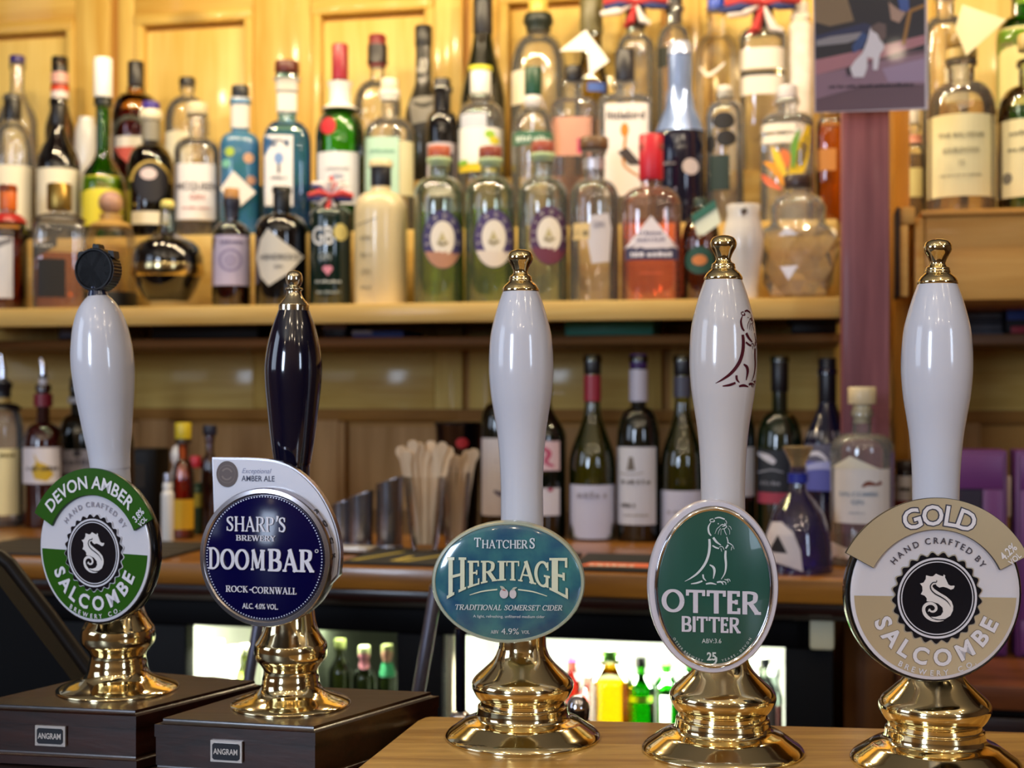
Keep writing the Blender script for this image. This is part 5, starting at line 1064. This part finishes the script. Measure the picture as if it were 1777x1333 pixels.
# wines
def wine(label, x, g, capc, cap, labs, hw=43, sh0=692, sh1=775, prints=(), extra=(), neck=(), top=618, Y0=2.12, slope='slope', liq=None):
    return bot(label, x, 'C', top, sh0, sh1, hw, 13.5, g, (cap[0], cap[1], 15, capc), labs, prints, liq, sh=slope, name='wine_bottle', cat='wine bottle', neck=neck, extra=extra, Y0=Y0)
wine('wine bottle with white sketch label left of the middle white handle', 867, DWINE, '#0c0b10', (640, 690), [(760, 893, '#cdc7c6', -31, 31)], hw=34, Y0=2.13, extra=[('stroke', ([(-10, 850), (4, 856), (10, 846), (24, 852)], [4, 9, 6, 3]), '#5a5668'), ('stroke', ([(-8, 800), (10, 796)], 1.5), '#8a868e')], slope='round', sh0=700, sh1=745)
wine('wine bottle with pink floral label right of the middle white handle', 943, DWINE, '#0e0c12', (615, 690), [(765, 815, '#d8bcc4', -34, 28), (845, 892, '#d4d0d8', -34, 28)], hw=40, extra=[('stroke', ([(-4, 775), (10, 785), (4, 800), (18, 808)], [5, 9, 7, 4]), '#b84c6c'), ('disc', (12, 848, 5, 3), '#a83858')], sh0=700, sh1=760)
wine('green wine bottle with red neck band and white script label', 1028, OLIVE, '#14100f', (616, 650), [(840, 932, '#c8cbe0', -38, 38)], neck=[(652, 697, '#a02838', 1.12)], prints=[('Villa Bay', 862, 12, '#9a98a8', 54)], extra=[('stroke', ([(-14, 905), (14, 905)], 1.5), '#a8a6b4')], liq=('#b4c050', 690), hw=41, sh0=700, sh1=810)
wine('wine bottle with purple cap and tall crest label', 1108, DWINE, '#3a1d5c', (615, 640), [(775, 908, '#cdd0da', -36, 30)], hw=38, neck=[(642, 697, '#c8c6d4', 1.2)], extra=[('fan', [(-16, 792), (-10, 792), (-6, 815), (-20, 815)], '#6a645c'), ('stroke', ([(-34, 820), (-10, 822), (8, 818)], 1.5), '#8a847c')], prints=[('DOMAINE', 838, 8, '#5a5450', 50, -4), ('Rouge', 878, 7, '#5a5450', 24, -18), ('APPELLATION', 893, 3.5, '#8a847c', 44, -4)], slope='round', sh0=708, sh1=768)
wine('green wine bottle with black cap and white label left of the otter handle', 1184, OLIVE, '#0c0b14', (617, 652), [(850, 932, '#c4c8de', -36, 34)], hw=38, neck=[(654, 690, '#4c4c5c', 1.15)], prints=[('Coteaux', 890, 9, '#9a98a8', 40, -6)], liq=('#a8b448', 700), sh0=700, sh1=810)
wine('dark wine bottle mostly hidden behind the otter handle', 1278, DWINE, '#0c0b10', (625, 690), [(775, 860, '#b8c0cc', -30, 30)], hw=33, slope='round', sh0=705, sh1=765)
wine('dark green wine bottle with black and crimson label', 1353, mat('#122010', .08, 0, .8), '#0d0c12', (620, 680), [(780, 852, '#1c2430', -38, 20), (853, 872, '#a03c54', -38, 16)], hw=40, extra=[('stroke', ([(-38, 786), (-20, 794), (-8, 802)], [5, 12, 8]), '#c8ccdc'), ('stroke', ([(-38, 820), (-14, 814), (6, 818)], 2), '#9aa0b0')], prints=[('RESERVA', 840, 7, '#8a90a0', 36, -14)], slope='round', sh0=715, sh1=780)
bot('navy bottle with silver collar and blue swirl label', 1436, 'C', 640, 690, 780, 42, 14, NAVYG, (622, 700, 15, '#14151f'), [(770, 800, '#5a5c74', -38, 30), (800, 850, '#5a62b8', -40, 36)], sh='slope', neck=[(748, 760, mat('#c8ccd8', .2, .6), 1.0)], extra=[('stroke', ([(-36, 790), (-16, 786), (0, 798)], [4, 8, 4]), '#d8dcec'), ('stroke', ([(-38, 812), (0, 806), (34, 822)], [8, 14, 8]), '#aab4e8')], Y0=2.1)
# purple globe decanter, close to the counter edge
th, k, yb, sf = bot('purple globe bottle with funnel stopper and white arch label', 1385, 'C', 800, 0, 0, 60, 14, glass('#c8b4f0', .5, milk=.04), None, [], prof=[(52, 1008), (58, 1003), (60, 990), (59, 965), (54, 925), (44, 892), (28, 868), (17, 856), (14, 846), (14, 810)], liq=('#4a28c8', 900), Y0=1.80, extra=[('fan', [(-64 + 20, 905), (-28, 903), (-8, 920), (4, 950), (8, 985), (-20, 976), (-50, 970), (-58, 940)], '#d8d0d4'), ('fan', [(-34, 925), (-18, 955), (-50, 955)], '#1c1820')], neck=[(822, 838, '#24309c', 1.25)])
lathe('funnel_stopper', [(12 * k, (yb - 812) * k), (13 * k, (yb - 806) * k), (22 * k, (yb - 786) * k), (27 * k, (yb - 777) * k), (24 * k, (yb - 775) * k)], glass('#f0d8a8', .6, 2.0, milk=.15), th, 28)
bot('clear gin bottle with cork stopper and white label with small fish', 1496, 'C', 712, 752, 784, 54, 16, CLEAR, (672, 702, 24, '#d8c49c'), [(812, 905, '#ded6d0', -53, 53)], Y0=1.88, neck=[(702, 735, '#c4b48c', .9)], prints=[('SALCOMBE', 858, 7, '#8a98a8', 66, -6), ('GIN', 872, 8, '#8a98a8', 22, -8), ('BATCH 04', 888, 4, '#a8aab0', 28, -8)], extra=[('fan', [(-53, 812), (-20, 790), (30, 812)], '#e4dcc8'), ('stroke', ([(0, 842), (10, 836), (24, 838), (32, 834)], [3, 8, 4, 7]), '#7a3c28'), ('fan', [(-52, 940), (-10, 952), (20, 965), (-50, 965)], '#d8ccc8')], e=.8, liq=('#e8e0d8', 930), z=None)
bot('small jar with white and red label behind the rightmost handle', 1572, 'C', 810, 818, 828, 18, 15, mat('#1c120e', .2), (800, 816, 17, '#3a3028'), [(826, 868, '#c8c0b8', -17, 17), (868, 880, '#7c2018', -17, 17)], z=tz, Y0=2.06, name='glass_jar', cat='jar', prof=[(17, 1100), (18, 1090), (18, 830), (16, 816), (14, 810)], prints=[('BLACK', 852, 8, '#3a3430', 24)], group=None)
# ---- fridge contents
def fr(label, x, top, hw, g, capc, labs=(), liq=None, Y0=1.93, nw=8, **kw):
    return bot(label, x, 'G', top, top + 18, top + 50, hw, nw, g, (top - 8, top + 8, 10, capc), labs, (), liq, sh='slope', Y0=Y0, name='drink_bottle', **kw)
fr('green bottle with black cap in the fridge', 1112, 1148, 25, glass('#38b81c', .4), '#14140f', [(1205, 1215, '#b8e838', -20, 20)], ('#48b030', 1172))
fr('green bottle with white label strip in the fridge beside the otter badge', 1156, 1146, 24, glass('#4ccc30', .4), '#58d83c', [(1168, 1280, '#f0f4ea', -10, 8)], ('#50b838', 1172), Y0=1.99)
fr('green bottle in the fridge behind the otter badge', 1198, 1144, 22, glass('#6adc48', .4), '#48b83c', [], ('#3ca83c', 1160), Y0=1.97)
bot('orange juice bottle with green top in the fridge', 1058, 'G', 1140, 1150, 1185, 36, 14, glass('#f0f4c0', .7), (1128, 1146, 14, '#6ab828'), [], liq=('#ffc810', 1186), sh='slope', name='juice_bottle', Y0=1.90)
fr('pink red drink bottle in the fridge beside the oval badge', 992, 1140, 16, glass('#e87a6c', .5), '#a83878', [], ('#d85444', 1165))
fr('red drink bottle low in the fridge next to the juice', 1020, 1165, 18, glass('#e8a898', .5), '#f0e8e0', [(1200, 1215, '#c83838', -15, 15)], ('#c8483c', 1190), Y0=2.02)
fr('clear bottle with pale label in the fridge right of the otter badge', 1325, 1150, 22, glass('#dcecd8', .5), '#dfe4d4', [(1215, 1260, '#e8d4cc', -20, 20)])
fr('second clear bottle in the fridge by its right frame', 1343, 1165, 15, glass('#cfe4dc', .5), '#c8d4c8', [(1222, 1270, '#d88c84', -13, 13)], Y0=2.0)
fr('green tinted bottle behind the clear ones at the fridge right', 1296, 1150, 20, glass('#c8e8b8', .4), '#9cc88c', [], Y0=2.02)
fr('tonic bottle with pink round label in the left fridge door', 632, 1130, 20, glass('#9cae6a', .3), '#d8d8a8', [], extra=[('disc', (0, 1146, 15, 14), '#e088a0')])
fr('tonic bottle at the right frame of the left fridge door', 672, 1128, 18, glass('#8aa45c', .3), '#c8c88c', [(1150, 1172, '#4cc088', -13, 13)], extra=[('disc', (0, 1136, 12, 12), '#e0a08c')])
fr('dull green bottle in the left fridge door behind the navy pump', 590, 1118, 20, glass('#8a9450', .3), '#6c7040')
fr('pale milk bottle in the far left of the fridge', 378, 1120, 24, mat('#f4f4e4', .4), '#f0f0e0', [])
fr('frosted pale bottle in the fridge left of the navy pump', 405, 1130, 18, mat('#e6ecc8', .4), '#e8e8d0', [], Y0=1.98)
fr('green glass bottle in the fridge left of the navy pump', 425, 1128, 17, glass('#a8b860', .4), '#c8cca0')
# ------------------------------------------------------------------ poster of a dog, in a clear sleeve
Y = 1.835; k = Y / F
pc = at(1511, 98, Y); pst = thing('photo_poster', 'glossy photo poster of a brown and white dog above the stained post', 'poster', tuple(pc), 0)
bx = lambda x0, y0, x1, y1: ((x0 - 1511) * k, (98 - y1) * k, (x1 - 1511) * k, (98 - y0) * k)
f_ = lambda w: (lambda x, y, l: ((x - 1511 + (y - 98) * .008) * k, -w - l, (98 - y - (-(x - 1511)) * .03) * k))
bake('sheet', Art().rect(1412, -60, 1609, 193, 1), f_(0), mat('#d8ccd4', .3), pst, .0012)
def pp(nm, P, c, w): bake(nm, Art().poly(P), f_(.0013 + .00015 * w), mat(c, .35, 0, .3), pst)
pp('photo_ground', [(1414, -60), (1606, -60), (1604, 190), (1414, 192)], '#6c4e5c', 1)
pp('photo_dark', [(1414, -60), (1606, -60), (1604, 90), (1414, 100)], '#1c1a2a', 2)
pp('photo_stone', [(1414, -10), (1470, -5), (1482, 36), (1440, 44), (1414, 36)], '#8c7458', 3)
pp('photo_floor', [(1414, 102), (1500, 86), (1604, 64), (1604, 80), (1520, 104), (1414, 128)], '#b87c88', 3)
pp('photo_floor', [(1414, 128), (1520, 108), (1604, 96), (1604, 150), (1500, 148), (1414, 170)], '#967488', 4)
pp('photo_floor', [(1530, 120), (1604, 104), (1604, 145), (1540, 144)], '#a890b0', 5)
pp('photo_beam', [(1414, 60), (1500, 40), (1520, 48), (1500, 60), (1414, 70)], '#222c58', 5)
pp('photo_pale', [(1416, 68), (1440, 62), (1495, 56), (1498, 64), (1470, 74), (1416, 78)], '#98949c', 6)
pp('photo_stool', [(1564, 80), (1576, 20), (1604, 10), (1604, 16), (1582, 24), (1570, 80)], '#a87838', 6)
pp('photo_jeans', [(1556, -10), (1576, -10), (1578, 22), (1562, 22)], '#3c5ca8', 6)
pp('photo_legs', [(1542, 5), (1558, 18), (1572, 24), (1560, 42), (1546, 36)], '#b89888', 6)
pp('photo_blue', [(1478, 80), (1496, 56), (1506, 62), (1496, 84), (1480, 92)], '#2c4c88', 7)
pp('photo_dog', [(1510, 48), (1522, 42), (1534, 44), (1536, 60), (1530, 72), (1534, 84), (1526, 96), (1522, 122), (1514, 122), (1514, 102), (1504, 100), (1504, 118), (1498, 134), (1480, 134), (1474, 118), (1482, 106), (1496, 92), (1504, 72)], '#ebe6f0', 8)
pp('photo_dog_face', [(1510, 48), (1524, 40), (1537, 44), (1537, 66), (1528, 74), (1522, 60), (1512, 54)], '#6c5858', 9)
pp('photo_tail', [(1466, 120), (1474, 114), (1476, 130), (1470, 132)], '#3c2c3c', 9)
a = Art(); scribble(a, 0, 0, 6.5, 150, 5); b = Art(); b.add(a, lambda u, v: (u + 1512, 152 - v)); b.F = [tuple(reversed(q)) for q in b.F]; bake('lettering', b, f_(.003), mat('#2c2034', .4), pst)
tape = Art().rect(1408, 188, 1611, 196); bake('sleeve_edge', tape, f_(.0004), glass('#f4f0f6', .8, 1), pst, .0006)
# ------------------------------------------------------------------ steel pipes behind the bar and the chrome spoon head
def pipe(label, P, r, Y, foot=False, grp='steel pipes behind the bar', m=None):
    k = Y / F; o = at(*P[0], Y); o.z = .001
    t_ = thing('steel_pipe', label, 'pipe', tuple(o), 0, grp)
    d = at(*P[0], Y) - at(*P[-1], Y)
    Q = [Vector((0, 0, 0))] + [at(*p, Y) - o for p in P]
    tube('tube', Q, r * k, m or mat('#9d9db0', .3, .85), t_, 20)
    return t_, k, o
t_, k, o = pipe('slanting grey steel pipe left of the oval cider badge', [(722, 1225), (742, 1110), (757, 1020)], 11.5, 1.32)
tube('end_cap', [at(757, 1020, 1.32) - o, at(758, 1014, 1.32) - o], [12.5 * k, 10 * k], CHROME, t_)
t_, k, o = pipe('slanting steel pipe behind the navy pump', [(426, 1215), (442, 1120), (452, 1060)], 10, 1.32); tube('end_cap', [at(452, 1060, 1.32) - o, at(453, 1054, 1.32) - o], [11 * k, 9 * k], CHROME, t_)
t_, k, o = pipe('upright dark chrome pipe under the oval cider badge', [(799, 1250), (799, 1090)], 9, 1.25, m=mat('#3c3e55', .15, .9)); lathe('flange', [(19 * k, 0), (18 * k, 5 * k), (11 * k, 12 * k)], CHROME, t_, 24).location = at(799, 1246, 1.25) - o
Y = 1.15; k = Y / F; sp = thing('chrome_tap', 'round chrome tap head behind the bar right of the oval-badged pump base', 'tap', tuple(at(1003, 1250, Y)))
lathe('dome', [(.02, 0)] and [(17 * k, 0), (20 * k, 8 * k), (20.5 * k, 20 * k), (18 * k, 32 * k), (12 * k, 41 * k), (4 * k, 45 * k), (0, 45.3 * k)], CHROME, sp, 32)
lathe('collar', [(22 * k, -6 * k), (22 * k, -1 * k), (17 * k, 0)], mat('#26262e', .3), sp, 28); lathe('stem', [(8 * k, -sp.location.z + .001), (8 * k, -6 * k)], STEEL, sp, 20)
# dark slanted panel at the far left
Yp = 1.22
c0 = at(0, 968, Yp); P = [(-160, 850), (-30, 955), (0, 968), (16, 976), (160, 1166), (162, 1172), (150, 1300), (-160, 1300)]
dp = thing('till_screen', 'black slanted till screen behind the leftmost pump box', 'screen', tuple(at(0, 1300, Yp)))
o = Vector(dp.location); bake('screen_body', Art().poly(P), lambda x, y, l: tuple(at(x, y, Yp) - o + Vector((0, -l, 0))), mat('#040406', .6, spec=.12), dp, .05)
tube('bezel', [at(-30, 955, Yp - .05) - o, at(0, 966, Yp - .05) - o, at(16, 978, Yp - .05) - o, at(90, 1074, Yp - .05) - o, at(158, 1168, Yp - .05) - o], .006, mat('#1a130e', .45, spec=.2), dp)
